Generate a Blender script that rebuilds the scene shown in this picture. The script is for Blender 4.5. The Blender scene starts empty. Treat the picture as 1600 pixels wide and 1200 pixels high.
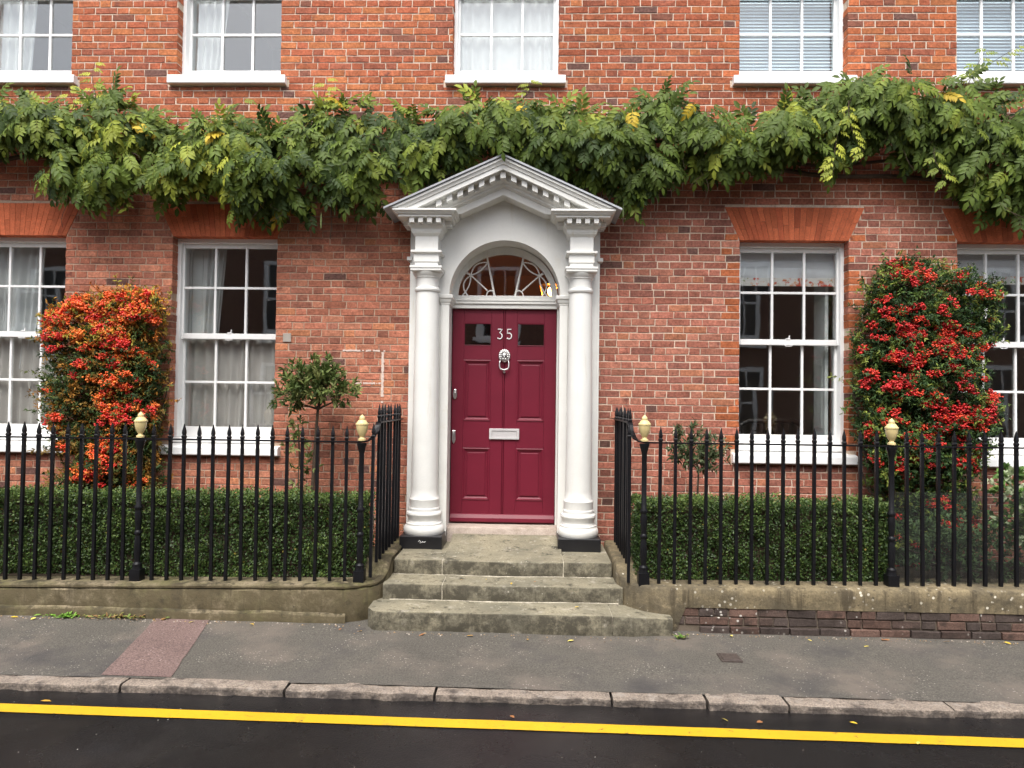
import bpy, math, random
import numpy as np
from mathutils import Vector, Matrix, noise

random.seed(35)
rng = np.random.default_rng(35)
scene = bpy.context.scene
COL = scene.collection
R = math.radians

# ------------------------------------------------------------------ camera
cam_d = bpy.data.cameras.new("camera")
cam = bpy.data.objects.new("camera", cam_d)
COL.objects.link(cam)
cam_d.sensor_width = 36.0
cam_d.lens = 24.975
cam_d.clip_end = 800
YAW, PITCH, ROLL = .027, .022, .0130
w_ = Vector((-math.sin(YAW)*math.cos(PITCH), math.cos(YAW)*math.cos(PITCH), math.sin(PITCH)))
r0 = Vector((math.cos(YAW), math.sin(YAW), 0)); u0 = r0.cross(w_)
rr = math.cos(ROLL)*r0 + math.sin(ROLL)*u0
uu = -math.sin(ROLL)*r0 + math.cos(ROLL)*u0
cam.matrix_world = Matrix(((rr.x, uu.x, -w_.x, .258), (rr.y, uu.y, -w_.y, -6.94), (rr.z, uu.z, -w_.z, 1.75), (0, 0, 0, 1)))
scene.camera = cam

# ------------------------------------------------------------------ sky and sun (overcast)
world = bpy.data.worlds.new("World")
scene.world = world
world.use_nodes = True
nt = world.node_tree
nt.nodes.clear()
sky = nt.nodes.new("ShaderNodeTexSky")
sky.sky_type = 'NISHITA'
sky.sun_disc = False
sky.sun_elevation = R(60)
sky.sun_rotation = R(190)
sky.air_density = 1.0
sky.dust_density = 4.0
hs = nt.nodes.new("ShaderNodeHueSaturation")
hs.inputs['Saturation'].default_value = .40
bg = nt.nodes.new("ShaderNodeBackground")
bg.inputs['Strength'].default_value = .15
out = nt.nodes.new("ShaderNodeOutputWorld")
nt.links.new(sky.outputs[0], hs.inputs['Color'])
nt.links.new(hs.outputs[0], bg.inputs['Color'])
nt.links.new(bg.outputs[0], out.inputs['Surface'])
sun_d = bpy.data.lights.new("sun", 'SUN')
sun_d.energy = 1.5
sun_d.angle = R(42)
sun_d.color = (1, .97, .93)
sun = bpy.data.objects.new("sun", sun_d)
COL.objects.link(sun)
sun.rotation_euler = (R(30), 0, R(-10))
scene.view_settings.view_transform = 'Standard'
scene.view_settings.look = 'None'
scene.view_settings.gamma = 1
scene.view_settings.use_curve_mapping = False
scene.view_settings.exposure = 1.16
scene.cycles.max_bounces = 10
scene.cycles.transparent_max_bounces = 16
scene.cycles.use_denoising = True

# ------------------------------------------------------------------ materials
def material(name, color=None, rough=.6, var=.15, vscale=6., grain=.0, gscale=150., bump=.0, bscale=90., bdist=.004,
             spec=.5, metal=0., stains=None, stain_scale=1.5, stain_at=.5, stain_soft=.12, spots=None, spot_scale=14., spot_size=.18,
             rough_var=0., translucent=0., emit=None, algae=None, broad=0., streak=None):
    """color None -> the per-piece base colour stored in the attribute 'col'."""
    m = bpy.data.materials.new(name)
    m.use_nodes = True
    t = m.node_tree; N = t.nodes; L = t.links
    b = N['Principled BSDF']
    b.inputs['Roughness'].default_value = rough
    b.inputs['Specular IOR Level'].default_value = spec
    b.inputs['Metallic'].default_value = metal
    geo = N.new('ShaderNodeNewGeometry')
    if color is None:
        a = N.new('ShaderNodeAttribute'); a.attribute_name = 'col'; c = a.outputs['Color']
    else:
        a = N.new('ShaderNodeRGB'); a.outputs[0].default_value = (*color, 1); c = a.outputs[0]
    def nz(scale, detail=4, rgh=.6):
        n = N.new('ShaderNodeTexNoise'); n.inputs['Scale'].default_value = scale
        n.inputs['Detail'].default_value = detail; n.inputs['Roughness'].default_value = rgh
        L.new(geo.outputs['Position'], n.inputs['Vector']); return n.outputs['Fac']
    def scale_by(c, fac, amt):
        mr = N.new('ShaderNodeMapRange'); mr.inputs['From Min'].default_value = .25; mr.inputs['From Max'].default_value = .75
        mr.inputs['To Min'].default_value = 1-amt; mr.inputs['To Max'].default_value = 1+amt
        L.new(fac, mr.inputs['Value'])
        x = N.new('ShaderNodeVectorMath'); x.operation = 'SCALE'
        L.new(c, x.inputs[0]); L.new(mr.outputs[0], x.inputs['Scale']); return x.outputs[0]
    if var: c = scale_by(c, nz(vscale), var)
    if broad: c = scale_by(c, nz(.8, 3), broad)
    if grain: c = scale_by(c, nz(gscale, 2), grain)
    def mix(c, col2, fac):
        x = N.new('ShaderNodeMix'); x.data_type = 'RGBA'
        L.new(fac, x.inputs['Factor']); L.new(c, x.inputs['A']); x.inputs['B'].default_value = (*col2, 1); return x.outputs['Result']
    def step(fac, lo, hi):
        mr = N.new('ShaderNodeMapRange'); mr.inputs['From Min'].default_value = lo; mr.inputs['From Max'].default_value = hi
        L.new(fac, mr.inputs['Value']); return mr.outputs[0]
    for i, s in enumerate(stains or []):
        col2, sc_, at_, soft = s
        c = mix(c, col2, step(nz(sc_, 6, .65), at_-soft, at_+soft))
    if spots:
        v = N.new('ShaderNodeTexVoronoi'); v.inputs['Scale'].default_value = spot_scale
        L.new(geo.outputs['Position'], v.inputs['Vector'])
        st = step(v.outputs['Distance'], spot_size, spot_size*.7)
        g = N.new('ShaderNodeMath'); g.operation = 'MULTIPLY'
        L.new(st, g.inputs[0]); L.new(step(nz(3.1, 3), .5, .62), g.inputs[1])
        c = mix(c, spots, g.outputs[0])
    if streak:     # rain streaks that run down upright faces
        mp = N.new('ShaderNodeMapping'); mp.inputs['Scale'].default_value = (1, 1, .10)
        L.new(geo.outputs['Position'], mp.inputs['Vector'])
        n = N.new('ShaderNodeTexNoise'); n.inputs['Scale'].default_value = streak[1]; n.inputs['Detail'].default_value = 5; n.inputs['Roughness'].default_value = .7
        L.new(mp.outputs[0], n.inputs['Vector'])
        c = mix(c, streak[0], step(n.outputs['Fac'], streak[2]-streak[3], streak[2]+streak[3]))
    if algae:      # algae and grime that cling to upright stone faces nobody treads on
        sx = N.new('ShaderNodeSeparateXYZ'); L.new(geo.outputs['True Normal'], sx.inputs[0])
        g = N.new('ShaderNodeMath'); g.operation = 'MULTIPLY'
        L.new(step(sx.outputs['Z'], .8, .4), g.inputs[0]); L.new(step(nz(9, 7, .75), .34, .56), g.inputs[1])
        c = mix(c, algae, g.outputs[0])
    L.new(c, b.inputs['Base Color'])
    if rough_var:
        mr = N.new('ShaderNodeMapRange'); mr.inputs['From Min'].default_value = .3; mr.inputs['From Max'].default_value = .7
        mr.inputs['To Min'].default_value = rough-rough_var; mr.inputs['To Max'].default_value = rough+rough_var
        L.new(nz(1.7, 5), mr.inputs['Value']); L.new(mr.outputs[0], b.inputs['Roughness'])
    if bump:
        bp = N.new('ShaderNodeBump'); bp.inputs['Strength'].default_value = bump; bp.inputs['Distance'].default_value = bdist
        L.new(nz(bscale, 5, .65), bp.inputs['Height']); L.new(bp.outputs[0], b.inputs['Normal'])
    if emit:
        b.inputs['Emission Color'].default_value = (*emit[0], 1); b.inputs['Emission Strength'].default_value = emit[1]
    if translucent:
        tr = N.new('ShaderNodeBsdfTranslucent'); L.new(c, tr.inputs['Color'])
        mx = N.new('ShaderNodeMixShader'); mx.inputs[0].default_value = translucent
        L.new(b.outputs[0], mx.inputs[1]); L.new(tr.outputs[0], mx.inputs[2])
        L.new(mx.outputs[0], N['Material Output'].inputs['Surface'])
    return m

def glass_material(name, ior=1.6, gain=2.3, tint=(.93, .95, .95), wave=.03, dust=0.):
    m = bpy.data.materials.new(name); m.use_nodes = True
    t = m.node_tree; N = t.nodes; L = t.links
    N.remove(N['Principled BSDF'])
    tr = N.new('ShaderNodeBsdfTransparent'); tr.inputs[0].default_value = (*tint, 1)
    gl = N.new('ShaderNodeBsdfGlossy'); gl.inputs['Roughness'].default_value = .02
    lw = N.new('ShaderNodeLayerWeight'); lw.inputs['Blend'].default_value = .5
    pw = N.new('ShaderNodeMath'); pw.operation = 'POWER'; pw.inputs[1].default_value = 5
    L.new(lw.outputs['Facing'], pw.inputs[0])
    f0 = gain*((ior-1)/(ior+1))**2
    mu = N.new('ShaderNodeMath'); mu.operation = 'MULTIPLY_ADD'; mu.inputs[1].default_value = 1-f0; mu.inputs[2].default_value = f0; mu.use_clamp = True
    geo = N.new('ShaderNodeNewGeometry')
    nz = N.new('ShaderNodeTexNoise'); nz.inputs['Scale'].default_value = 3.5; nz.inputs['Detail'].default_value = 1
    L.new(geo.outputs['Position'], nz.inputs['Vector'])
    bp = N.new('ShaderNodeBump'); bp.inputs['Strength'].default_value = wave; bp.inputs['Distance'].default_value = .02
    L.new(nz.outputs['Fac'], bp.inputs['Height']); L.new(bp.outputs[0], gl.inputs['Normal'])
    mx = N.new('ShaderNodeMixShader')
    L.new(pw.outputs[0], mu.inputs[0]); L.new(mu.outputs[0], mx.inputs[0])
    L.new(tr.outputs[0], mx.inputs[1]); L.new(gl.outputs[0], mx.inputs[2])
    last = mx.outputs[0]
    if dust:
        df = N.new('ShaderNodeBsdfDiffuse'); df.inputs[0].default_value = (.3, .3, .29, 1)
        m2 = N.new('ShaderNodeMixShader'); m2.inputs[0].default_value = dust
        L.new(last, m2.inputs[1]); L.new(df.outputs[0], m2.inputs[2]); last = m2.outputs[0]
    L.new(last, N['Material Output'].inputs['Surface'])
    return m

M = {}
M['brick'] = material('old_brick', None, .88, .28, 11, .38, 42, bump=.8, bscale=45, bdist=.006, spec=.12, broad=.16,
                      stains=[((.15, .055, .042), 7, .64, .06), ((.36, .22, .16), 15, .70, .04)])
M['rubbed'] = material('rubbed_brick', None, .8, .18, 14, .2, 70, bump=.25, bscale=120, bdist=.002, spec=.2,
                       stains=[((.25, .07, .035), 9, .68, .05)])
M['mortar'] = material('lime_mortar', None, .95, .18, 5, .2, 70, bump=.4, bscale=90, spec=.1,
                       stains=[((.30, .16, .11), 5.5, .62, .08)])
M['darkmortar'] = material('dirty_mortar', (.16, .13, .1), .95, .25, 7, .2, 160, bump=.4, spec=.1)
M['white'] = material('white_gloss_paint', (.83, .83, .815), .32, .05, 3, .03, 60, bump=.05, bscale=40, spec=.5)
M['cream'] = material('cream_masonry_paint', (.69, .685, .65), .42, .05, 4, .02, 70, bump=.05, bscale=40, bdist=.003, spec=.4,
                      stains=[((.62, .59, .51), 3.3, .68, .08)], streak=((.60, .57, .49), 9, .66, .07))
M['blackpaint'] = material('black_gloss_paint', (.012, .012, .014), .3, .2, 8, bump=.15, bscale=70, bdist=.003)
M['iron'] = material('black_painted_iron', (.006, .006, .0075), .42, .3, 14, .2, 120, bump=.3, bscale=60, bdist=.003, spec=.25)
M['finial'] = material('cream_finial_paint', (.62, .50, .24), .4, .12, 18, bump=.1, stains=[((.42, .30, .12), 30, .68, .05)])
M['burgundy'] = material('burgundy_door_paint', (.140, .0085, .023), .45, .10, 3, .06, 90, bump=.06, bscale=60, bdist=.002, spec=.35)
M['silver'] = material('polished_nickel', (.60, .59, .58), .36, .15, 60, metal=1.)
M['plate_metal'] = material('satin_letter_plate', (.62, .60, .60), .45, .06, 30, metal=.35)
M['lead'] = material('lead_sheet', (.33, .34, .36), .5, .25, 9, .1, 80, bump=.2)
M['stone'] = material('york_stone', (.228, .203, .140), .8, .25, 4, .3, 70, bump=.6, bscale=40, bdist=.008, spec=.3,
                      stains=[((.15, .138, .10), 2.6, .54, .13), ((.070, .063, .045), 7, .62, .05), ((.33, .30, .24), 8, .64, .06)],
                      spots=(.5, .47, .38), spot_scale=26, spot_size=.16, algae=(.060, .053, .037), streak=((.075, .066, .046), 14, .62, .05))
M['stonepale'] = material('worn_threshold_stone', (.40, .33, .28), .75, .15, 6, .2, 110, bump=.3, spec=.3, stains=[((.25, .2, .15), 5, .62, .08)])
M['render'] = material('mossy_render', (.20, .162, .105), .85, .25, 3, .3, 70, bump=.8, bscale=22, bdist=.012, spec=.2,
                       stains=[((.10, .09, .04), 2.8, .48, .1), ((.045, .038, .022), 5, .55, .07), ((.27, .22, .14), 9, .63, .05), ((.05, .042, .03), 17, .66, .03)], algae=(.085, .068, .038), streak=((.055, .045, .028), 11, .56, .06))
M['lichen'] = material('lichened_coping', (.20, .16, .095), .85, .25, 3, .3, 70, bump=.7, bscale=30, bdist=.010, spec=.2,
                       stains=[((.09, .075, .05), 2.6, .51, .09), ((.26, .21, .13), 9, .65, .05), ((.05, .042, .03), 14, .64, .04), ((.48, .44, .34), 26, .69, .025)], spots=(.58, .54, .44), spot_scale=23, spot_size=.27, streak=((.075, .06, .038), 10, .60, .06))
M['sootbrick'] = material('sooty_brick', None, .85, .3, 10, .3, 80, bump=.7, bscale=55, bdist=.006, spec=.2,
                          stains=[((.04, .03, .025), 6, .6, .08)], spots=(.5, .47, .42), spot_scale=20, spot_size=.22)
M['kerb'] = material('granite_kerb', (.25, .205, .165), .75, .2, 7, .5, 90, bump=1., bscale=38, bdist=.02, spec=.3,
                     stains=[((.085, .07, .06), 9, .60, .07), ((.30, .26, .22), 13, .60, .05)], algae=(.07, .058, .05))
M['pave'] = material('worn_asphalt', (.098, .089, .075), .8, .16, 1.1, .5, 95, bump=.9, bscale=75, bdist=.010, spec=.3, rough_var=.1,
                     stains=[((.14, .118, .098), 1.6, .58, .08), ((.062, .057, .054), 1.1, .60, .07), ((.05, .045, .042), 4.5, .70, .03)], spots=(.34, .31, .27), spot_scale=38, spot_size=.2)
M['pavered'] = material('red_asphalt_patch', (.16, .108, .096), .8, .15, 3, .55, 90, bump=.9, bscale=75, bdist=.010, spec=.3,
                        spots=(.4, .30, .27), spot_scale=42, spot_size=.24)
M['road'] = material('wet_asphalt', (.0105, .0098, .0102), .27, .25, 1.2, .6, 100, bump=.6, bscale=85, bdist=.005, spec=.42, rough_var=.17,
                     stains=[((.019, .017, .016), 1.5, .58, .09)])
M['yellow'] = material('yellow_road_paint', (.58, .335, .010), .55, .08, 4, .12, 200, bump=.4, bscale=190, bdist=.003,
                       stains=[((.40, .25, .02), 8, .66, .05), ((.10, .075, .03), 26, .66, .03)])
M['leaf'] = material('leaf', None, .55, .12, 20, spec=.2, translucent=.2)
M['hedgeleaf'] = material('hedge_leaf', None, .45, .1, 20, spec=.35, translucent=.15)
M['twig'] = material('bark', (.07, .05, .035), .9, .3, 18, .2, 100, bump=.6, spec=.2)
M['soil'] = material('soil', (.035, .027, .018), .95, .3, 10, bump=.8, spec=.1)
M['berry'] = material('berry', None, .3, .15, 40, spec=.5)
M['glass'] = glass_material('old_window_glass')
M['panelglass'] = glass_material('acrylic_sheet', 1.6, 1.7, (.84, .86, .85), .04, dust=.035)
M['doorglass'] = glass_material('door_glass', 2.2, 1.9, (.30, .25, .20), .12)
M['net'] = material('net_curtain', (.86, .86, .85), .9, .06, 8, spec=.1, translucent=.35)
M['greycurtain'] = material('grey_voile', (.66, .61, .57), .9, .08, 8, spec=.1, translucent=.25)
M['shutter'] = material('painted_shutter', (.80, .80, .78), .5, .05, 5)
M['blindslat'] = material('pale_blue_slat', (.66, .77, .83), .5, .04, 5)
M['rblind'] = material('white_linen_blind', (.92, .92, .94), .9, .05, 20, spec=.1, translucent=.2)
M['floral'] = material('floral_print_hem', (.74, .70, .66), .9, .05, 10, spec=.1,
                       stains=[((.62, .10, .06), 16, .57, .03), ((.70, .30, .12), 21, .60, .03), ((.25, .32, .12), 27, .64, .03)])
M['room'] = material('interior_plaster', (.62, .54, .47), .9, .05, 2)
M['roomwarm'] = material('hall_plaster', (.72, .50, .29), .9, .05, 2)
M['darkwood'] = material('dark_furniture', (.05, .03, .02), .4, .2, 9)
M['bulb'] = material('lit_bulb', (.9, .6, .3), .5, 0, emit=((1., .40, .09), 32.))
M['brass'] = material('brass', (.7, .45, .15), .3, .1, 20, metal=1.)
M['plate'] = material('grey_wall_plate', (.34, .30, .26), .7, .1, 12)
M['tapemark'] = material('old_paint_trace', (.62, .50, .43), .9, .2, 20)
M['deadleaf'] = material('fallen_leaf', None, .6, .1, 40, spec=.3)
M['drain'] = material('rusty_iron_cover', (.06, .045, .038), .6, .3, 40, .3, 150, bump=.5)
M['ground'] = material('distant_ground', (.09, .085, .08), .9, .2, .3)

# ------------------------------------------------------------------ mesh helpers
class MB:
    def __init__(self): self.v = []; self.f = []; self.c = []
    def add(self, vs, fs, col=None):
        o = len(self.v)
        self.v += [tuple(p) for p in vs]
        self.f += [tuple(i+o for i in f) for f in fs]
        self.c += [col or (.5, .5, .5)]*len(vs)
        return self
    def box(self, x0, x1, y0, y1, z0, z1, col=None):
        return self.add([(x0, y0, z0), (x1, y0, z0), (x1, y1, z0), (x0, y1, z0), (x0, y0, z1), (x1, y0, z1), (x1, y1, z1), (x0, y1, z1)],
                        [(0, 3, 2, 1), (4, 5, 6, 7), (0, 1, 5, 4), (1, 2, 6, 5), (2, 3, 7, 6), (3, 0, 4, 7)], col)
    def loft(self, rings, closed=True, cap=True, col=None):
        n = len(rings[0]); vs = [p for r in rings for p in r]; fs = []
        for i in range(len(rings)-1):
            for j in range(n if closed else n-1):
                k = (j+1) % n
                fs.append((i*n+j, i*n+k, (i+1)*n+k, (i+1)*n+j))
        if cap and closed:
            fs.append(tuple(range(n-1, -1, -1))); fs.append(tuple((len(rings)-1)*n+j for j in range(n)))
        return self.add(vs, fs, col)
    def lathe(self, prof, cx, cy, z=0, seg=20, col=None, a0=0., square=False):
        rings = [[(cx+r*math.cos(a0+2*math.pi*j/seg), cy+r*math.sin(a0+2*math.pi*j/seg), z+h) for j in range(seg)] for r, h in prof]
        return self.loft(rings, col=col)
    def tube(self, path, r, seg=8, col=None):
        path = [Vector(p) for p in path]; rings = []; up = None
        for i, p in enumerate(path):
            d = (path[min(i+1, len(path)-1)]-path[max(i-1, 0)]).normalized()
            if up is None: up = d.orthogonal().normalized()
            up = (up-d*up.dot(d)).normalized(); s = d.cross(up)
            rad = r(i/(len(path)-1)) if callable(r) else r
            rings.append([p+up*rad*math.cos(2*math.pi*j/seg)+s*rad*math.sin(2*math.pi*j/seg) for j in range(seg)])
        return self.loft(rings, col=col)
    def build(self, name, mat, parent=None, smooth=False, bevel=0., sharp=35):
        me = bpy.data.meshes.new(name)
        me.from_pydata(self.v, [], self.f)
        a = me.attributes.new('col', 'FLOAT_COLOR', 'POINT')
        arr = np.ones((len(self.v), 4), dtype=np.float32); arr[:, :3] = self.c
        a.data.foreach_set('color', arr.ravel())
        me.materials.append(mat)
        if smooth:
            me.polygons.foreach_set('use_smooth', [True]*len(me.polygons))
            if sharp: me.set_sharp_from_angle(angle=R(sharp))
        o = bpy.data.objects.new(name, me); COL.objects.link(o)
        if parent: o.parent = parent
        if bevel:
            bv = o.modifiers.new('bevel', 'BEVEL'); bv.width = bevel; bv.segments = 2; bv.limit_method = 'ANGLE'
        return o

def tri_mesh(name, verts, tris, cols, mat):
    """fast mesh from numpy arrays"""
    me = bpy.data.meshes.new(name)
    n, k = len(verts), len(tris)
    me.vertices.add(n); me.vertices.foreach_set('co', verts.astype(np.float32).ravel())
    me.loops.add(k*3); me.loops.foreach_set('vertex_index', tris.astype(np.int32).ravel())
    me.polygons.add(k); me.polygons.foreach_set('loop_start', np.arange(0, k*3, 3, dtype=np.int32))
    me.update(calc_edges=True); me.validate()
    a = me.attributes.new('col', 'FLOAT_COLOR', 'POINT')
    arr = np.ones((n, 4), dtype=np.float32); arr[:, :3] = cols
    a.data.foreach_set('color', arr.ravel())
    me.materials.append(mat)
    return me

def link(name, me, parent=None):
    o = bpy.data.objects.new(name, me); COL.objects.link(o)
    if parent: o.parent = parent
    return o

def thing(name, label, cat, loc=(0, 0, 0), group=None):
    o = bpy.data.objects.new(name, None); COL.objects.link(o)
    o.empty_display_size = .1
    o['label'] = label; o['category'] = cat
    if group: o['group'] = group
    if any(loc): o.location = loc
    return o

def tag(o, label, cat, group=None, kind=None):
    o['label'] = label; o['category'] = cat
    if group: o['group'] = group
    if kind: o['kind'] = kind
    return o

def part(name, parent, **kw):
    o = bpy.data.objects.new(name, None); COL.objects.link(o); o.parent = parent; o.empty_display_size = .1
    for k, v in kw.items(): o[k] = v
    return o

def structure(o):
    o['kind'] = 'structure'; return o
def stuff(o):
    o['kind'] = 'stuff'; return o

def fbm(x, y, z=0, s=1.):
    return noise.fractal(Vector((x*s, y*s, z*s)), .8, 2.1, 4)

def in_poly(x, z, poly):
    c = False; j = len(poly)-1
    for i in range(len(poly)):
        xi, zi = poly[i]; xj, zj = poly[j]
        if (zi > z) != (zj > z) and x < (xj-xi)*(z-zi)/(zj-zi)+xi: c = not c
        j = i
    return c

def slab(mb, x0, x1, yf, yb, z0, zt, n=14, rough=.004, nose=.018, seed=0, col=None):
    """a stone: worn front edge yf(x), top zt(x); lofted along x"""
    rings = []
    for i in range(n+1):
        x = x0+(x1-x0)*i/n
        F, T = yf(x), zt(x)
        j = lambda k: rough*fbm(x*5+seed*7.3, k*3.1, seed)
        rings.append([(x, yb, z0), (x, F+j(1)*1.5, z0), (x, F+j(2)*2, (z0+T)/2-.01+j(2)), (x, F+j(3), T-nose), (x, F+nose*.4+j(3), T-nose*.25),
                      (x, F+nose*1.6, T+j(4)*.5), (x, yb, T+j(5)*.5)])
    return mb.loft(rings, col=col)

# ------------------------------------------------------------------ layout numbers (metres; wall face at y=0, street to -y)
OPEN_W = 1.046
LOW_X = [-4.926, -2.797, 2.795, 4.881]
UP_X = [-4.92, -2.80, -.033, 2.78, 4.87]
LOW_Z0, LOW_Z1 = 1.30, 3.33
UP_Z0, UP_Z1 = 4.90, 6.66
ARCH_TOP, ARCH_SPLAY = 3.655, .152
DX = -.012

def gz(x):                                   # the street falls slightly to the right
    return -.028-.0045*x
def rz(x):
    return -.096-.0045*x

WTOP = [(-6.5, 4.6), (-5.27, 4.67), (-4.89, 4.7), (-4.51, 4.61), (-4.26, 4.52), (-4.07, 4.7), (-3.83, 4.83), (-3.64, 4.61), (-3.32, 4.42), (-3.01, 4.3), (-2.7, 4.52), (-2.39, 4.37), (-2.09, 4.44), (-1.78, 4.67), (-1.6, 4.67), (-1.42, 4.61), (-1.05, 4.64), (-0.8, 4.52), (-0.56, 4.67), (-0.32, 4.64), (-0.02, 4.58), (0.16, 4.69), (0.53, 4.62), (0.95, 4.53), (1.25, 4.53), (1.49, 4.68), (1.66, 4.77), (1.9, 4.56), (2.14, 4.44), (2.44, 4.38), (2.62, 4.62), (2.97, 4.68), (3.21, 4.89), (3.5, 4.92), (3.91, 4.86), (4.2, 4.83), (4.5, 4.74), (4.79, 4.68), (5.13, 4.68), (6.5, 4.6)]
WBOT = [(-6.5, 4.0), (-5.25, 4.05), (-4.87, 4.05), (-4.68, 4.1), (-4.34, 4.05), (-4.24, 3.5), (-3.92, 3.41), (-3.7, 3.45), (-3.61, 3.68), (-3.24, 3.58), (-2.71, 3.63), (-2.56, 3.43), (-2.06, 3.39), (-1.76, 3.63), (-1.52, 3.44), (-1.15, 3.54), (-0.79, 3.7), (-0.43, 3.85), (-0.01, 4.04), (0.23, 3.93), (0.66, 3.77), (0.96, 3.68), (1.17, 3.54), (1.32, 3.6), (1.55, 3.89), (1.97, 3.83), (2.32, 3.89), (2.74, 4.02), (2.94, 4.14), (3.1, 3.87), (3.27, 4.15), (3.62, 4.05), (3.85, 3.9), (4.2, 3.9), (4.38, 3.61), (4.67, 3.42), (4.84, 3.52), (5.13, 3.55), (6.5, 3.5)]
LBUSH = [(-4.42, 1.84), (-4.41, 2.45), (-4.34, 2.6), (-4.02, 2.73), (-3.65, 2.76), (-3.37, 2.8), (-3.27, 2.68), (-3.25, 2.34), (-3.28, 1.86), (-3.30, 1.25), (-3.27, 0.71), (-4.09, 0.63), (-4.44, 0.93), (-4.19, 1.08), (-4.41, 1.44)]
RBUSH = [(3.33, 2.82), (3.56, 3.09), (4.0, 3.12), (4.34, 3.0), (4.64, 2.71), (4.62, 2.51), (4.49, 2.18), (4.53, 1.72), (4.46, 1.42), (4.37, 1.02), (4.34, 0.44), (3.54, 0.16), (3.52, 0.77), (3.38, 1.12), (3.29, 1.58), (3.28, 2.17)]
wx = np.array([p[0] for p in WTOP]); wzt = np.array([p[1] for p in WTOP])
bx_ = np.array([p[0] for p in WBOT]); wzb = np.array([p[1] for p in WBOT])

# ------------------------------------------------------------------ ground, road, pavement, kerb
def pave_z(x, y): return gz(x)-.018*(-1.3-y if y < -1.3 else 0)+.004*fbm(x, y, 0, .9)
def sheet(name, x0, x1, y0, y1, zf, mat, nx=2, ny=1):
    mb = MB(); vs = []; fs = []
    for j in range(ny+1):
        for i in range(nx+1):
            x = x0+(x1-x0)*i/nx; y = y0+(y1-y0)*j/ny
            vs.append((x, y, zf(x, y)))
    for j in range(ny):
        for i in range(nx):
            a = j*(nx+1)+i; fs.append((a, a+1, a+nx+2, a+nx+1))
    mb.add(vs, fs)
    return structure(mb.build(name, mat, smooth=True, sharp=0))

sheet('ground', -300, 300, -300, 300, lambda x, y: -.45, M['ground'])
sheet('road', -30, 30, -9.0, -2.45, lambda x, y: rz(x)-.012*math.sin(max(0, min(1, (y+9)/6.4))*math.pi)*-1.5, M['road'], 40, 26)
sheet('pavement', -30, 30, -2.48, -.0, pave_z, M['pave'], 240, 24)
pv = bpy.data.objects['pavement']
mb = MB(); vs = []; fs = []
for i in range(13):
    t = i/12
    y = -1.29+(-2.458+1.29)*t
    for s, (xa, xb) in enumerate(((-2.70, -2.45), (-2.27, -2.0))):
        x = xa+(xb-xa)*t+.008*fbm(y*4, s*5.); vs.append((x, y, pave_z(x, y)+.0045))
    if i: fs.append((2*i-2, 2*i-1, 2*i+1, 2*i))
mb.add(vs, fs); o = mb.build('red_patch', M['pavered'], pv); o['label'] = 'reddish relaid strip of asphalt across the pavement'
# small iron cover set in the pavement
mb = MB(); zc = gz(1.67)-.018*.5+.006
mb.box(1.60, 1.745, -1.95, -1.80, zc-.03, zc+.004); mb.box(1.615, 1.73, -1.935, -1.815, zc, zc+.009)
o = mb.build('access_cover', M['drain'], bevel=.003); tag(o, 'small square rusty iron cover set in the pavement', 'access cover')

kerb = structure(part('kerb', None))
kx = [-9, -7.9, -6.7, -5.6, -4.5, -3.4, -2.25, -1.232, -.308, .771, 1.345, 1.827, 2.804, 3.75, 4.8, 5.9, 7, 8, 9]
for i in range(len(kx)-1):
    a, b = kx[i]+.008, kx[i+1]-.008
    mb = MB(); off = random.uniform(-.012, .012); dz = random.uniform(-.005, .005)
    slab(mb, a, b, lambda x: -2.592+off+.010*fbm(x*9, i, 3), -2.462, -.25, lambda x: gz(x)-.022+dz+.006*fbm(x*4, i), 22, .013, .014, i)
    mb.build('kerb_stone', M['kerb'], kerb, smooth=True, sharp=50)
# gutter strip and yellow line as painted marks on the road
def ribbon(name, ya, yb, zf, mat, x0=-20, x1=20, n=400, wob=.003, skew=0.):
    mb = MB(); vs = []; fs = []
    for i in range(n+1):
        x = x0+(x1-x0)*i/n
        vs += [(x, ya+skew*x+wob*fbm(x*6, 1.3), zf(x)), (x, yb+skew*x+wob*fbm(x*6, 7.7), zf(x))]
        if i: fs.append((2*i-2, 2*i-1, 2*i+1, 2*i))
    return mb.add(vs, fs).build(name, mat)
def road_z(x, y):
    return rz(x)+.018*math.sin(max(0, min(1, (y+9)/6.4))*math.pi)
yl = ribbon('yellow_line', -2.832, -2.938, lambda x: road_z(x, -2.885-.011*x)+.006, M['yellow'], skew=-.011); structure(yl)
yl2 = ribbon('yellow_line', -8.70, -8.60, lambda x: road_z(x, -8.65)+.006, M['yellow']); structure(yl2)
sheet('far_pavement', -30, 30, -12, -8.95, lambda x, y: gz(x)+.02, M['pave'], 4, 2)
mb = MB().box(-30, 30, -9.0, -8.95, -.4, .0); structure(mb.build('far_kerb', M['kerb']))

# ------------------------------------------------------------------ the house
house = thing('brick_house', 'red brick Georgian townhouse with white pillared doorcase and burgundy door', 'house')

openings = [(x-OPEN_W/2, x+OPEN_W/2, LOW_Z0, LOW_Z1) for x in LOW_X] + [(x-OPEN_W/2, x+OPEN_W/2, UP_Z0, UP_Z1) for x in UP_X]
door_open = (-.62, .60, -.5, 3.36)
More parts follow.
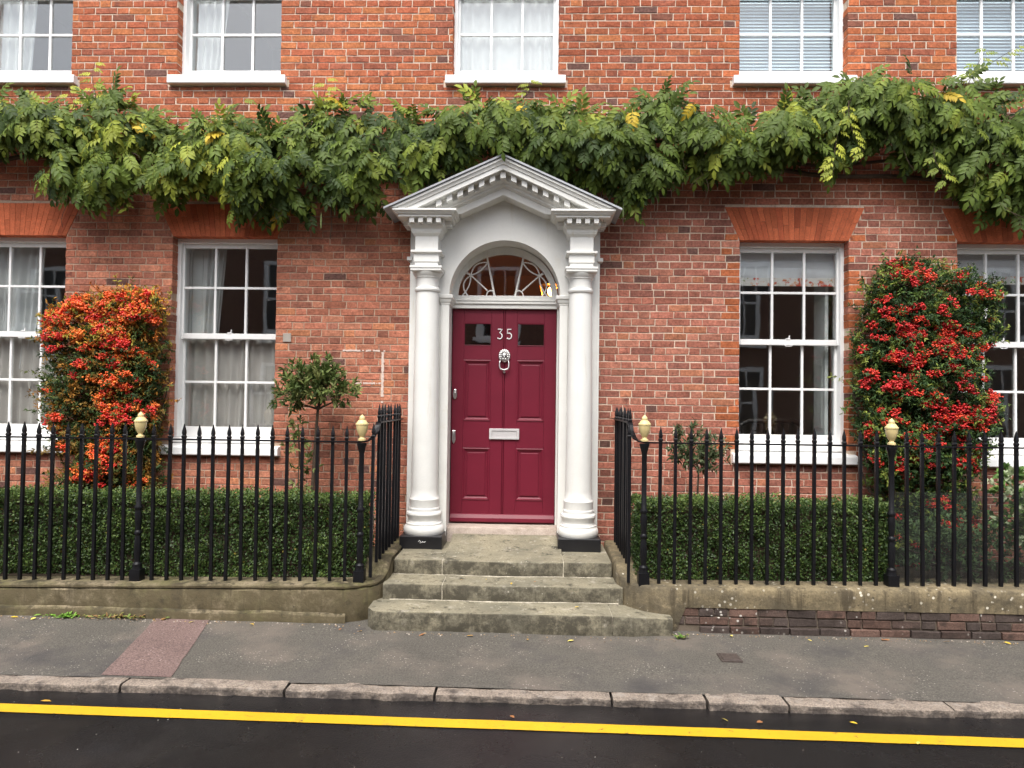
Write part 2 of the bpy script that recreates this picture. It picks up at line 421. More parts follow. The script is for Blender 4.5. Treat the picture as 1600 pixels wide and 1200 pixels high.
# mortar backing with the openings left out
xs = sorted({-6.8, 6.8, *[v for o in openings for v in (o[0]-.006, o[1]+.006)], door_open[0], door_open[1]})
zs = sorted({-.3, 7.4, 1.165, LOW_Z1+.006, 4.842, UP_Z1+.006, door_open[3]})
mb = MB()
for i in range(len(xs)-1):
    run = None
    for j in range(len(zs)):
        solid = False
        if j < len(zs)-1:
            cx, cz = (xs[i]+xs[i+1])/2, (zs[j]+zs[j+1])/2
            solid = not any(o[0] < cx < o[1] and o[2] < cz < o[3] for o in openings+[door_open])
        if solid and run is None: run = zs[j]
        if not solid and run is not None:
            for za, zb in ((run, min(zs[j], 4.1)), (max(run, 4.1), zs[j])):
                if zb <= za: continue
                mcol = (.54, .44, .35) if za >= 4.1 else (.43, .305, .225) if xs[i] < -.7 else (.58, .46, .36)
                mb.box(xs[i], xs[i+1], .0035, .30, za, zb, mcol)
            run = None
wall = mb.build('wall', M['mortar'], house)

def brick_col(x, z, dressing):
    up = min(1, max(0, (z-3.55)/.6))
    r = random.random()
    hi = [(.345, .112, .056), (.32, .095, .050), (.39, .140, .060), (.215, .086, .058), (.275, .090, .054)]
    lo = [(.325, .122, .084), (.36, .148, .10), (.245, .098, .072), (.395, .158, .09), (.285, .114, .083)]
    if x < -1: lo = [(c0*1.12, c1*1.12, c2*1.02) for c0, c1, c2 in lo]
    k = 0 if r < .40 else 1 if r < .68 else 2 if r < .80 else 3 if r < .86 else 4
    c = [a*up+b*(1-up) for a, b in zip(hi[k], lo[k])]
    if z > 4.2 and x > .6: c = [v*.9 for v in c]
    if dressing and random.random() < .6: c = [.39, .12, .052]
    if r > .972: c = [.14, .072, .058]
    s = random.uniform(.87, 1.13) if up > .5 else random.uniform(.78, 1.22)
    return tuple(v*s for v in c)

def brick_geo(mb, x0, x1, z0, z1, col, y=.0, depth=.105):
    j = lambda a: random.uniform(-a, a)*1.7
    yj = y-random.uniform(0, .0025)
    ch = .0035
    P = [(x0+j(.002), z0+j(.0018)), (x1+j(.002), z0+j(.0018)), (x1+j(.002), z1+j(.0018)), (x0+j(.002), z1+j(.0018))]
    cx, cz = (x0+x1)/2, (z0+z1)/2
    inn = [(px+(ch if px < cx else -ch), yj+j(.0008), pz+(ch if pz < cz else -ch)) for px, pz in P]
    mid = [(px, yj+.0035, pz) for px, pz in P]
    bk = [(px, depth, pz) for px, pz in P]
    mb.add(inn+mid+bk, [(0, 1, 2, 3), (4, 5, 1, 0), (5, 6, 2, 1), (6, 7, 3, 2), (7, 4, 0, 3), (8, 9, 5, 4), (9, 10, 6, 5), (10, 11, 7, 6), (11, 8, 4, 7)], col)

CH, JT = .0700, .0088
voids = [(a, b, c, d) for a, b, c, d in openings]
voids += [(x-.60, x+.60, 1.155, LOW_Z0) for x in LOW_X]                        # lower sills
voids += [(x-.612, x+.612, 4.835, UP_Z0) for x in UP_X]                          # upper sills
voids += [(-.84, .82, -.5, 3.42)]                                                # behind the doorcase
bricks = []
nc = int(7.4/CH)
for k in range(nc):
    za = .04-CH+k*CH; zb = za+CH-JT; zc = (za+zb)/2
    iv = [(-6.8, 6.8, za, zb)]
    vs_ = list(voids)
    for x in LOW_X:
        t = (min(max(zc, LOW_Z1), ARCH_TOP)-LOW_Z1)/(ARCH_TOP-LOW_Z1)
        hw = OPEN_W/2+ARCH_SPLAY*t+.004
        vs_.append((x-hw, x+hw, LOW_Z1, ARCH_TOP+.004))
    for a, b, c, d in vs_:
        new = []
        for (p, q, e, f) in iv:
            if q <= a or p >= b or f <= c+.003 or e >= d-.003: new.append((p, q, e, f)); continue
            if p < a: new.append((p, a, e, f))
            if q > b: new.append((b, q, e, f))
            if e < c-.016: new.append((max(p, a), min(q, b), e, c-.004))
            if f > d+.016: new.append((max(p, a), min(q, b), d+.004, f))
        iv = new
    pieces = []
    x = -7.2+(k % 2)*.169+random.uniform(-.018, .018); s = True
    while x < 7:
        L_ = (.216 if s else .104)+random.uniform(-.006, .006)
        pieces.append((x, x+L_)); x += L_+JT; s = not s
    for (p, q, e, f) in iv:
        row = []
        for a, b in pieces:
            a2, b2 = max(a, p), min(b, q)
            if b2-a2 <= .004: continue
            if b2-a2 < .035 and row and a2-row[-1][1] < .02: row[-1][1] = b2
            elif b2-a2 < .035 and not row: row.append([a2, b2])
            else:
                if row and row[-1][1]-row[-1][0] < .035: row[-1][1] = b2
                else: row.append([a2, b2])
        for a, b in row:
            if b-a > .012: bricks.append((a, b, e, f))

def hidden(x, z):
    if np.interp(x, bx_, wzb)-.25 < z < np.interp(x, wx, wzt)+.12: return True
    if in_poly(x, z, LBUSH) or in_poly(x, z, RBUSH): return True
    if z < 1.15 or abs(x) > 4.9 or z > 5.45 or abs(x) < 1.05: return True
    if -2.2 < x < -1.2 and z < 2.2: return True
    return False
def dress(x, z):
    return any(0 < abs(x-(o[0]+o[1])/2)-OPEN_W/2 < .17 and o[2]-.1 < z < o[3]+.1 for o in openings if o[0] > 1)
cand = []
for i, (a, b, e, f) in enumerate(bricks):
    cx, cz = (a+b)/2, (e+f)/2
    if not hidden(cx, cz): cand.append(((b-a)*(f-e)*(1+.03*cx-.02*abs(cz-1.75)), i))
cand.sort(reverse=True)
solo = {i for _, i in cand[:300]}
mass = MB()
for i, (a, b, e, f) in enumerate(bricks):
    col = brick_col((a+b)/2, (e+f)/2, dress((a+b)/2, (e+f)/2))
    if i in solo:
        m1 = MB(); brick_geo(m1, a, b, e, f, col); m1.build('brick', M['brick'], wall)
    else: brick_geo(mass, a, b, e, f, col)
stuff(mass.build('brickwork', M['brick'], wall))

# flat gauged arches over the lower windows
for n, x in enumerate(LOW_X):
    fa = part('flat_arch', house)
    NV = 22
    for k in range(NV):
        def edge(i, z):
            t = (z-LOW_Z1)/(ARCH_TOP-LOW_Z1)
            return x+(-1+2*i/NV)*(OPEN_W/2+ARCH_SPLAY*t)
        cuts = [LOW_Z1, ARCH_TOP] if k % 2 == 0 else [LOW_Z1, LOW_Z1+random.uniform(.10, .22), ARCH_TOP]
        for za, zb in zip(cuts[:-1], cuts[1:]):
            g = .0012
            s = random.uniform(.8, 1.14); col = (.50*s, .128*s, .056*s)
            if random.random() < .2: col = (.42*s, .10*s, .045*s)
            y = -.002-random.uniform(0, .0015)
            zz0, zz1 = za+g, zb-g
            vs = [(edge(k, zz0)+g, y, zz0), (edge(k+1, zz0)-g, y, zz0), (edge(k+1, zz1)-g, y, zz1), (edge(k, zz1)+g, y, zz1)]
            vs += [(p[0], .11, p[2]) for p in vs]
            m1 = MB().add(vs, [(0, 1, 2, 3), (5, 4, 7, 6), (4, 5, 1, 0), (5, 6, 2, 1), (6, 7, 3, 2), (7, 4, 0, 3)], col)
            m1.build('voussoir', M['rubbed'], fa, bevel=.0012)

# rooms behind the windows, roof
def room(x0, x1, z0, z1, y1, mat):
    mb = MB()
    mb.box(x0-.05, x1+.05, y1, y1+.05, z0-.05, z1+.05); mb.box(x0-.05, x0, .305, y1-.002, z0, z1); mb.box(x1, x1+.05, .305, y1-.002, z0, z1)
    mb.box(x0-.05, x1+.05, .305, y1-.002, z0-.05, z0-.002); mb.box(x0-.05, x1+.05, .305, y1-.002, z1+.002, z1+.05)
    return mb.build('room', mat, house)
for x0, x1 in ((-6.6, -3.9), (-3.8, -1.35), (1.35, 3.8), (3.9, 6.6)):
    room(x0, x1, .52, 3.75, 3.8, M['room'])
room(-1.2, 1.2, .45, 3.75, 4.5, M['roomwarm'])
for x0, x1 in ((-6.6, -3.9), (-3.8, -1.35), (-1.2, 1.2), (1.35, 3.8), (3.9, 6.6)):
    room(x0, x1, 4.1, 7.1, 3.8, M['room'])
MB().box(-7.0, 7.0, -.25, 5, 7.42, 7.55).build('roof', M['lead'], house)
mb = MB().box(-6.8, -6.65, .302, 4.9, -.3, 7.4).box(6.65, 6.8, .302, 4.9, -.3, 7.4).box(-6.64, 6.64, 4.75, 4.9, -.3, 7.4)
mb.build('side_wall', M['mortar'], house)

# ------------------------------------------------------------------ sash windows
def sash(parent, name, x, z0, z1, y, rows, bot, top, bars_z):
    """one sash: stiles, rails, slender bars, panes; bars_z are heights of the horizontal bars"""
    GW = .472; st = .043; th = .040
    mb = MB()
    mb.box(x-GW-st, x-GW, y, y+th, z0, z1); mb.box(x+GW, x+GW+st, y, y+th, z0, z1)
    mb.box(x-GW+.001, x+GW-.001, y+.001, y+th-.001, z0, z0+bot); mb.box(x-GW+.001, x+GW-.001, y+.001, y+th-.001, z1-top, z1)
    vb = [x-GW+2*GW/3, x-GW+4*GW/3]
    for v in vb: mb.box(v-.0115, v+.0115, y+.004, y+th-.006, z0+bot-.002, z1-top+.002)
    edges = [x-GW]+vb+[x+GW]
    for h in bars_z:
        for a, b in zip(edges[:-1], edges[1:]): mb.box(a+.001, b-.001, y+.005, y+th-.007, h-.0115, h+.0115)
    o = mb.build(name, M['white'], parent, bevel=.003)
    zz = [z0+bot]+list(bars_z)+[z1-top]
    for a, b in zip(edges[:-1], edges[1:]):
        for c, d in zip(zz[:-1], zz[1:]):
            tx, tz = random.uniform(-.0016, .0016), random.uniform(-.0016, .0016)
            vs = [(px, y+.021+dy+tx*sx+tz*sz, pz) for dy in (0, .003) for px, pz, sx, sz in ((a, c, -1, -1), (b, c, 1, -1), (b, d, 1, 1), (a, d, -1, 1))]
            MB().add(vs, [(0, 1, 2, 3), (7, 6, 5, 4), (0, 4, 5, 1), (1, 5, 6, 2), (2, 6, 7, 3), (3, 7, 4, 0)]).build('pane', M['glass'], parent)
    return o

def window(x, lower):
    w = part('window', house)
    if lower:
        zs0, z0, zm0, zm1, z1 = 1.165, 1.335, 2.325, 2.38, 3.325
        bars_lo, bars_up = [1.889], [2.842]
    else:
        zs0, z0, zm0, zm1, z1 = 4.842, 4.985, 5.83, 5.88, 6.655
        bars_lo, bars_up = [5.46], [6.25]
    # box frame
    mb = MB(); hw = OPEN_W/2
    mb.box(x-hw-.05, x-.492, .108, .29, z0, z1+.03); mb.box(x+.492, x+hw+.05, .108, .29, z0, z1+.03)
    mb.box(x-.491, x+.491, .109, .289, z1-.038, z1+.03)
    mb.box(x-.491, x+.491, .235, .289, z0, z0+.02)
    mb.build('frame', M['white'], w, bevel=.004)
    # sill: sloping timber cill on a painted stone sill
    mb = MB()
    def prism(x0, x1, prof): mb.loft([[(x0, a, b) for a, b in prof], [(x1, a, b) for a, b in prof]])
    prism(x-hw+.002, x+hw-.002, [(.30, z0-.06), (.30, z0+.001), (.085, z0-.002), (.062, z0-.012), (.062, z0-.045), (.09, z0-.06)])
    prism(x-hw-.068, x+hw+.068, [(.11, zs0), (.11, z0-.062), (.06, z0-.062), (-.058, zs0+.088), (-.065, zs0+.075), (-.065, zs0+.008), (-.055, zs0)])
    mb.build('sill', M['white'], w, bevel=.006)
    sash(w, 'upper_sash', x, zm0, z1-.036, .150, 2, zm1-zm0, .045, bars_up)
    sash(w, 'lower_sash', x, z0+.001, zm0+.05, .194, 2, .10, .05, bars_lo)
    if lower:
        mb = MB().tube([(x-.035, .142, zm0+.005), (x-.03, .132, zm0-.012), (x+.03, .132, zm0-.012), (x+.035, .142, zm0+.005)], .004, 6)
        mb.build('sash_pull', M['white'], w, smooth=True)
        mb = MB().box(x-.02, x+.02, .145, .17, zm1+.001, zm1+.012).tube([(x+.01, .158, zm1+.01), (x+.016, .158, zm1+.04)], .005, 6)
        mb.build('sash_catch', M['white'], w)
    return w
for x in LOW_X: window(x, True)
for x in UP_X: window(x, False)

# curtains, blinds and shutters: things hanging in the rooms
def curtain(name, label, xa, xb, xa2, xb2, z0, z1, y, waves, amp, mat, cat='curtain', ny=10):
    nx = waves*10; vs = []; fs = []
    ph = random.uniform(0, 6)
    for s in (0, 1):
        for j in range(ny+1):
            t = j/ny
            for i in range(nx+1):
                u = i/nx
                uu_ = u+.018*math.sin(9*u+ph)
                x = (xa+(xb-xa)*uu_)*(1-t)+(xa2+(xb2-xa2)*uu_)*t
                yy = y+amp*(.7+.5*t)*math.sin(u*waves*2*math.pi+ph+.8*math.sin(2*t+ph)+1.3*math.sin(u*7))+s*.003
                vs.append((x, yy, z1+(z0-z1)*t))
    n1 = (nx+1)*(ny+1)
    for s in (0, 1):
        for j in range(ny):
            for i in range(nx):
                a = s*n1+j*(nx+1)+i
                q = (a, a+1, a+nx+2, a+nx+1); fs.append(q if s else q[::-1])
    o = MB().add(vs, fs).build(name, mat, smooth=True, sharp=0)
    return tag(o, label, cat)
curtain('cafe_curtain', 'gathered grey voile across the lower sash of the window between berry bush and bay tree', -3.29, -2.3, -3.29, -2.3, 1.36, 2.33, .275, 9, .020, M['greycurtain'])
curtain('cafe_curtain', 'gathered grey voile in the lower sash at the photo\'s left edge behind the berry bush', -5.42, -4.4, -5.42, -4.4, 1.36, 2.33, .275, 9, .020, M['greycurtain'])
curtain('long_curtain', 'white curtain drawn aside in the upper sash between berry bush and bay tree', -3.14, -2.92, -3.16, -3.03, 2.0, 3.36, .33, 4, .022, M['net'])
curtain('long_curtain', 'pale curtain drawn aside in the upper sash at the photo\'s left edge', -5.3, -4.80, -5.3, -4.93, 2.0, 3.36, .30, 5, .022, M['net'])
curtain('net_curtain', 'white net drawn aside in the upstairs window above the left berry bush', -5.4, -4.90, -5.4, -5.03, 4.9, 6.8, .285, 5, .02, M['net'])
curtain('net_curtain', 'white net drawn to one side of the upstairs window left of the doorcase', -3.3, -2.83, -3.3, -3.02, 4.9, 6.8, .285, 5, .02, M['net'])
curtain('net_curtain', 'bright white net filling the upstairs window over the front door', -.55, .49, -.55, .49, 4.9, 6.8, .275, 8, .012, M['net'])

def shutter(label, x0, x1, z0, z1, y, ang=0):
    t = thing('window_shutter', label, 'shutter', group='painted window shutters')
    mb = MB(); w = x1-x0; f = .05
    mb.box(x0, x0+f, y, y+.03, z0, z1); mb.box(x1-f, x1, y, y+.03, z0, z1)
    zz = [z0, z0+(z1-z0)*.5, z1]
    for a in zz: mb.box(x0+f+.001, x1-f-.001, y+.001, y+.029, max(z0, a-.05), min(z1, a+.05))
    mb.build('frame', M['shutter'], t, bevel=.003)
    for a, b in zip(zz[:-1], zz[1:]):
        MB().box(x0+f+.006, x1-f-.006, y+.012, y+.024, a+.055, b-.055).build('panel', M['shutter'], t, bevel=.003)
shutter('panelled white shutter at the left of the window between berry bush and bay tree', -3.34, -3.12, 1.36, 3.32, .34)
shutter('panelled white shutter at the left of the window over the front door', -.60, -.34, 4.95, 6.7, .305)
shutter('panelled white shutter at the right of the window over the front door', .28, .54, 4.95, 6.7, .305)
# plain shutter linings seen edge-on in the right hand ground floor window
for xx, lab in ((3.215, 'plain pale shutter folded back at the side of the window with the floral blind'), (2.30, 'narrow pale shutter edge beside the floral blind, on the doorcase side')):
    t = thing('window_shutter', lab, 'shutter', group='painted window shutters')
    MB().box(xx, xx+.035, .30, .58, 1.36, 3.32).build('panel', M['shutter'], t, bevel=.004)
    MB().box(xx-.004, xx+.039, .36, .52, 1.5, 2.2).build('moulding', M['shutter'], t, bevel=.004)

def venetian(x, label):
    t = thing('venetian_blind', label, 'blind', group='upstairs venetian blinds')
    s0 = None
    for k in range(49):
        z = 4.99+k*.034
        if s0 is None:
            mb = MB(); vs = []
            prof = [(-.014, -.019), (-.004, -.004), (.009, .016), (.010, .0145), (-.002, -.006), (-.0125, -.020)]
            mb.loft([[(-.50, a, b) for a, b in prof], [(.50, a, b) for a, b in prof]])
            s0 = mb.build('slat', M['blindslat'], t); s0.location = (x, .30, z)
        else:
            c = s0.copy(); COL.objects.link(c); c.parent = t; c.location = (x+random.uniform(-.003, .003), .30, z); c.rotation_euler = (random.uniform(-.08, .08), random.uniform(-.002, .002), 0)
    MB().box(x-.5, x+.5, .28, .33, 6.66, 6.71).build('head_rail', M['blindslat'], t)
    mb = MB()
    for d in (-.3, .3): mb.tube([(x+d, .284, 4.97), (x+d, .284, 6.66)], .0015, 4)
    mb.build('cord', M['blindslat'], t)
venetian(2.78, 'pale blue venetian blind in the upstairs window above the floral blind')
venetian(4.87, 'pale blue venetian blind in the upstairs window at the photo\'s right edge')

def roman(x, label, zb):
    t = thing('roman_blind', label, 'blind', group='white fabric blinds')
    mb = MB()
    def fold(z0, z1, y, bulge):
        n = 10; rings = []
        for i in range(25):
            xx = x-.5+i/24*1.0
            rings.append([(xx, y-bulge*math.sin(math.pi*j/n)**.7+.004*math.sin(xx*9+j*.4), z0+(z1-z0)*j/n) for j in range(n+1)]+[(xx, y+.012, z1), (xx, y+.012, z0)])
        mb.loft(rings)
    fold(zb+.18, 3.36, .275, .01); fold(zb+.10, zb+.24, .252, .018); fold(zb+.045, zb+.17, .234, .016)
    mb.build('fabric', M['rblind'], t, smooth=True, sharp=60)
    m2 = MB().box(x-.5, x+.5, .206, .216, zb-.016, zb+.066); m2.build('hem', M['floral'], t, bevel=.003)
roman(2.795, 'white roman blind with a floral hem, beside the right berry bush', 2.935)
roman(4.881, 'white roman blind half hidden by the right berry bush at the photo\'s edge', 2.97)

# a few dim furnishings seen through the right hand window
def chair(x, y, label):
    t = thing('dining_chair', label, 'chair', (x, y, .52))
    mb = MB()
    MB().box(-.22, .22, -.2, .22, .43, .47).build('seat', M['darkwood'], t, bevel=.01)
    for sx in (-.19, .19):
        MB().box(sx-.02, sx+.02, -.19, -.15, .0, .429).build('leg', M['darkwood'], t)
        MB().box(sx-.02, sx+.02, .17, .21, .0, 1.0).build('leg', M['darkwood'], t)
    MB().tube([(-.2, .19, .98), (-.1, .2, 1.03), (.1, .2, 1.03), (.2, .19, .98)], .028, 8).build('top_rail', M['darkwood'], t, smooth=True)
    MB().box(-.05, .05, .18, .2, .471, 1.0).build('splat', M['darkwood'], t)
chair(2.78, .85, 'dark wooden chair back seen low through the window with the floral blind')
chair(3.18, 1.15, 'second dark chair behind the glass nearer the right berry bush')

# ------------------------------------------------------------------ doorcase
dc = part('doorcase', house)
def stack(mb, x0, x1, yf, yb, prof, col=None):
    """moulding that runs round the front and two ends of a block: prof = [(outset, z)]"""
    rings = [[(x0-o, yb, z), (x0-o, yf-o, z), (x1+o, yf-o, z), (x1+o, yb, z)] for o, z in prof]
    return mb.loft(rings, col=col)
AR, AZ = .535, 2.752            # arch radius, springing height
# surround with arched opening
mb = MB()
YF, YB, TOPZ = -.12, .0, 3.62
N_ = 36; xo = .893
inner = [(AR*math.cos(math.pi*i/N_)+DX+.003, AZ+AR*math.sin(math.pi*i/N_)) for i in range(N_+1)]
outer = []
for i in range(N_+1):
    a = math.pi*i/N_; c, s = math.cos(a), math.sin(a)
    k = min(xo/abs(c) if abs(c) > 1e-6 else 9, (TOPZ-AZ)/s if s > 1e-6 else 9)
    outer.append((c*k+DX, AZ+s*k))
vs = [(p[0], YF, p[1]) for p in inner]+[(p[0], YF, p[1]) for p in outer]+[(p[0], .22, p[1]) for p in inner]+[(p[0], YB, p[1]) for p in outer]
n1 = N_+1; fs = []
for i in range(N_):
    fs.append((i, i+1, n1+i+1, n1+i)); fs.append((2*n1+i, 2*n1+i+1, i+1, i)); fs.append((n1+i, n1+i+1, 3*n1+i+1, 3*n1+i))
mb.add(vs, fs)
for s in (1, -1):
    a, b = DX+.003+s*AR, DX+s*xo
    mb.box(min(a, b), max(a, b), YF, .0, .42, AZ); mb.box(min(a, a+s*.12), max(a, a+s*.12), .001, .22, .42, AZ)
mb.build('surround', M['cream'], dc, smooth=True, sharp=40)
# side pilaster strips with little caps
for s in (1, -1):
    mb = MB(); a, b = DX+s*.894, DX+s*.918
    mb.box(min(a, b), max(a, b), -.10, -.001, .38, 3.40)
    mb.box(min(a, b+s*.028), max(a, b+s*.028), -.13, -.001, 3.085, 3.12)
    mb.build('pilaster', M['cream'], dc, bevel=.003)
    # inner imposts carrying the arch
    mb = MB(); a = DX+.003+s*AR
    x0, x1 = (a-.004, a+.075) if s > 0 else (a-.075, a+.004)
    stack(mb, x0, x1, YF-.004, .18, [(.0, 2.655), (.006, 2.66), (.008, 2.675), (.016, 2.685), (.022, 2.705), (.024, 2.715), (.034, 2.72), (.036, 2.748), (.030, 2.753)])
    mb.box(x0, x1, YF-.012, YF-.001, .44, 2.654)
    mb.build('impost', M['cream'], dc, bevel=.002)

def col_prof():
    p = [(.180, .484), (.188, .502), (.190, .522), (.187, .545), (.176, .562), (.168, .568), (.168, .584), (.156, .592), (.149, .610), (.152, .635),
         (.162, .652), (.167, .668), (.163, .684), (.152, .692), (.144, .696), (.144, .722), (.137, .732), (.138, .79), (.142, .806), (.136, .820), (.127, .836), (.124, .90)]
    for i in range(1, 13):
        t = i/12; p.append((.124-.0175*t**1.6, .90+(2.755-.90)*t))
    p += [(.118, 2.765), (.122, 2.78), (.118, 2.795), (.107, 2.803), (.106, 2.87), (.110, 2.885), (.118, 2.893), (.118, 2.90), (.124, 2.908), (.136, 2.925), (.142, 2.942)]
    return p
for s in (1, -1):
    cx = DX+s*.727; cy = -.22
    MB().lathe(col_prof(), cx, cy, 0, 40).build('column', M['cream'], dc, smooth=True, sharp=28)
    MB().box(cx-.196, cx+.196, cy-.196, -.002, .33, .486).build('plinth', M['blackpaint'], dc, bevel=.006)
    mb = MB(); h = .108
    prof = [(.028, 2.941), (.036, 2.948), (.036, 2.968), (.042, 2.972), (.042, 2.992), (.0, 2.995), (.0, 3.03), (.010, 3.034), (.010, 3.108), (.016, 3.11), (.036, 3.118), (.036, 3.138),
            (.0, 3.142), (.0, 3.272), (.004, 3.276), (.014, 3.285), (.028, 3.300), (.030, 3.312), (.034, 3.315), (.034, 3.337), (.038, 3.342), (.055, 3.360), (.062, 3.375), (.062, 3.425)]
    stack(mb, cx-h, cx+h, cy-h, -.121, prof)
    mb.build('capital', M['cream'], dc, bevel=.0015)
    mb = MB()
    prof = [(.060, 3.424), (.140, 3.424), (.140, 3.446), (.158, 3.448), (.160, 3.458), (.172, 3.461), (.176, 3.470), (.186, 3.472), (.186, 3.490), (.06, 3.494)]
    stack(mb, cx-h, cx+h, cy-h, -.01, prof)
    mb.build('cornice', M['cream'], dc, bevel=.0015)
    for k in range(4):
        xd = cx-.123+k*.082
        MB().box(xd-.022, xd+.022, cy-h-.125, cy-h-.0625, 3.376, 3.4235).build('dentil', M['cream'], dc)
    for sd in (-1, 1):
        for k in range(3):
            yd = cy-.06+k*.082
            if yd > -.14 and sd == -s: continue
            xa, xb = sorted((cx+sd*(h+.062), cx+sd*(h+.118)))
            MB().box(xa, xb, yd-.022, yd+.022, 3.380, 3.4235).build('dentil', M['cream'], dc)
    if s < 0:    # old scrawl of white paint on the black block
        yb_ = cy-.1985
        mb = MB().tube([(cx-.02, yb_, .435), (cx-.01, yb_, .447), (cx+.0, yb_, .441), (cx-.008, yb_, .424), (cx+.012, yb_, .43), (cx+.016, yb_, .442), (cx+.022, yb_, .43), (cx+.034, yb_, .436), (cx+.036, yb_, .43), (cx+.046, yb_, .44)], .0028, 5)
        mb.build('paint_scrawl', M['white'], dc)

# open pediment: raking mouldings lofted along a chevron
PX, SL, ZB = DX-.012, .455, 3.4945
def chevron(prof, ztop_at, mat, name, xl=None):
    mb = MB(); rings = []
    L_, C_, R_ = [], [], []
    for y, v in prof:
        za = ztop_at-v
        hx = (za-ZB)/SL if xl is None else xl
        zb_ = ZB if xl is None else za-SL*xl
        L_.append((PX-hx, y, zb_)); C_.append((PX, y, za)); R_.append((PX+hx, y, zb_))
    mb.loft([L_, C_, R_])
    return mb.build(name, mat, dc, bevel=.0015)
ZA = 3.965
chevron([(-.02, .0), (-.512, .0), (-.518, .004), (-.518, .026), (-.508, .029), (-.505, .036), (-.498, .052), (-.498, .058), (-.486, .060), (-.486, .106), (-.482, .108), (-.02, .108)], ZA, M['cream'], 'raking_cornice')
chevron([(-.02, .1085), (-.372, .1085), (-.372, .168), (-.362, .172), (-.350, .182), (-.02, .182)], ZA, M['cream'], 'dentil_band')
chevron([(-.02, .1825), (-.342, .1825), (-.342, .205), (-.325, .208), (-.318, .218), (-.300, .220), (-.300, .288), (-.296, .292), (-.02, .292)], ZA, M['cream'], 'raking_architrave')
for k in range(-7, 8):
    xd = PX+k*.0985
    mb = MB(); vs = []
    for y in (-.452, -.3719):
        for dx_ in (-.025, .025):
            zt = ZA-.109-SL*abs(xd+dx_-PX) if k else ZA-.120
            vs += [(xd+dx_, y, zt-.056), (xd+dx_, y, zt)]
    mb.add(vs, [(0, 2, 3, 1), (4, 5, 7, 6), (0, 1, 5, 4), (2, 6, 7, 3), (1, 3, 7, 5), (0, 4, 6, 2)])
    if min(v[2] for v in vs) > ZB+.001: mb.build('dentil', M['cream'], dc)
# tympanum infill up to the pediment is the surround; closing board behind the gable
mb = MB()
zt_ = ZA-.25
mb.loft([[(PX-(zt_-TOPZ)/SL, y, TOPZ+.001) for y in (-.119, -.01)], [(PX, y, zt_) for y in (-.119, -.01)], [(PX+(zt_-TOPZ)/SL, y, TOPZ+.001) for y in (-.119, -.01)]], closed=False, cap=False)
mb.add([(PX-(zt_-TOPZ)/SL, -.119, TOPZ+.001), (PX, -.119, zt_), (PX+(zt_-TOPZ)/SL, -.119, TOPZ+.001)], [(0, 1, 2)])
mb.build('gable_board', M['cream'], dc)
for k in (0,):
    chevron([(.0, -.022), (-.535, -.022), (-.535, -.003), (.0, -.003)], ZA, M['lead'], 'lead_roof', xl=1.085)

# fanlight
fl = part('fanlight', house)
FY, FZ, FR = .16, 2.792, .468
FX = DX-.006
mb = MB(); n = 32; vs = []; fs = []
RO = .532
for i in range(n+1):
    a = math.pi*i/n
    ox, oz = RO*math.cos(a), RO*math.sin(a)
    ix, iz = FR*math.cos(a), (FR-.05)*math.sin(a)
    for y in (FY, FY+.05):
        vs += [(FX+ox, y, AZ+max(oz, 0)), (FX+ix, y, FZ+iz)]
    if i:
        b = 4*i; p = b-4
        fs += [(p, b, b+1, p+1), (p+1, b+1, b+3, p+3), (p+2, p+3, b+3, b+2)]
mb.add(vs, fs); mb.build('frame', M['cream'], fl, smooth=True, sharp=40)
mb = MB(); vs = [(FX+(FR+.02)*math.cos(math.pi*i/n), FY+.028+d, FZ-.01+(FR-.03)*math.sin(math.pi*i/n)) for d in (0, .004) for i in range(n+1)]
mb.add(vs, [tuple(range(n+1)), tuple(range(2*n+1, n, -1))]); mb.build('pane', M['glass'], fl)
def fan_bar(pts, r=.0075):
    m1 = MB().tube([(FX+a, FY+.018, FZ+b) for a, b in pts], r, 6)
    m1.build('glazing_bar', M['cream'], fl, smooth=True)
def ell(t): return FR*math.cos(t), (FR-.05)*math.sin(t)
for s in (1, -1):
    fan_bar([(s*.104, 0), (s*.183, .385)], .010)
    K = (s*.345, .205)                                     # knot near the rim where the loops meet
    fan_bar([(s*.175, .05), K])
    fan_bar([K, (s*.385, .228)], .012)
    cxr, rr_ = s*.142, .042
    fan_bar([(cxr+s*rr_*math.cos(t), rr_*1.25*math.sin(t)) for t in np.linspace(0, math.pi, 12)], .0065)
    def arc(p, q, bulge, k=12):
        p, q = Vector(p), Vector(q); d = q-p; nrm = Vector((-d.y, d.x)).normalized()
        return [tuple(p+d*t+nrm*bulge*4*t*(1-t)) for t in np.linspace(0, 1, k)]
    T = (s*.178, .335); B = (s*.425, .004); B2 = (s*.375, .0)
    fan_bar(arc(K, T, s*.022)); fan_bar(arc(K, T, -s*.050))
    fan_bar(arc(K, B, -s*.022)); fan_bar(arc(K, B2, s*.058))
# transom between door and fanlight
mb = MB()
for y0, z0, z1 in ((.152, 2.755, 2.79), (.140, 2.735, 2.754), (.150, 2.722, 2.734), (.128, 2.704, 2.721), (.145, 2.66, 2.703)):
    mb.box(FX-.526, FX+.526, y0, .26, z0, z1)
mb.build('transom', M['cream'], fl, bevel=.003)

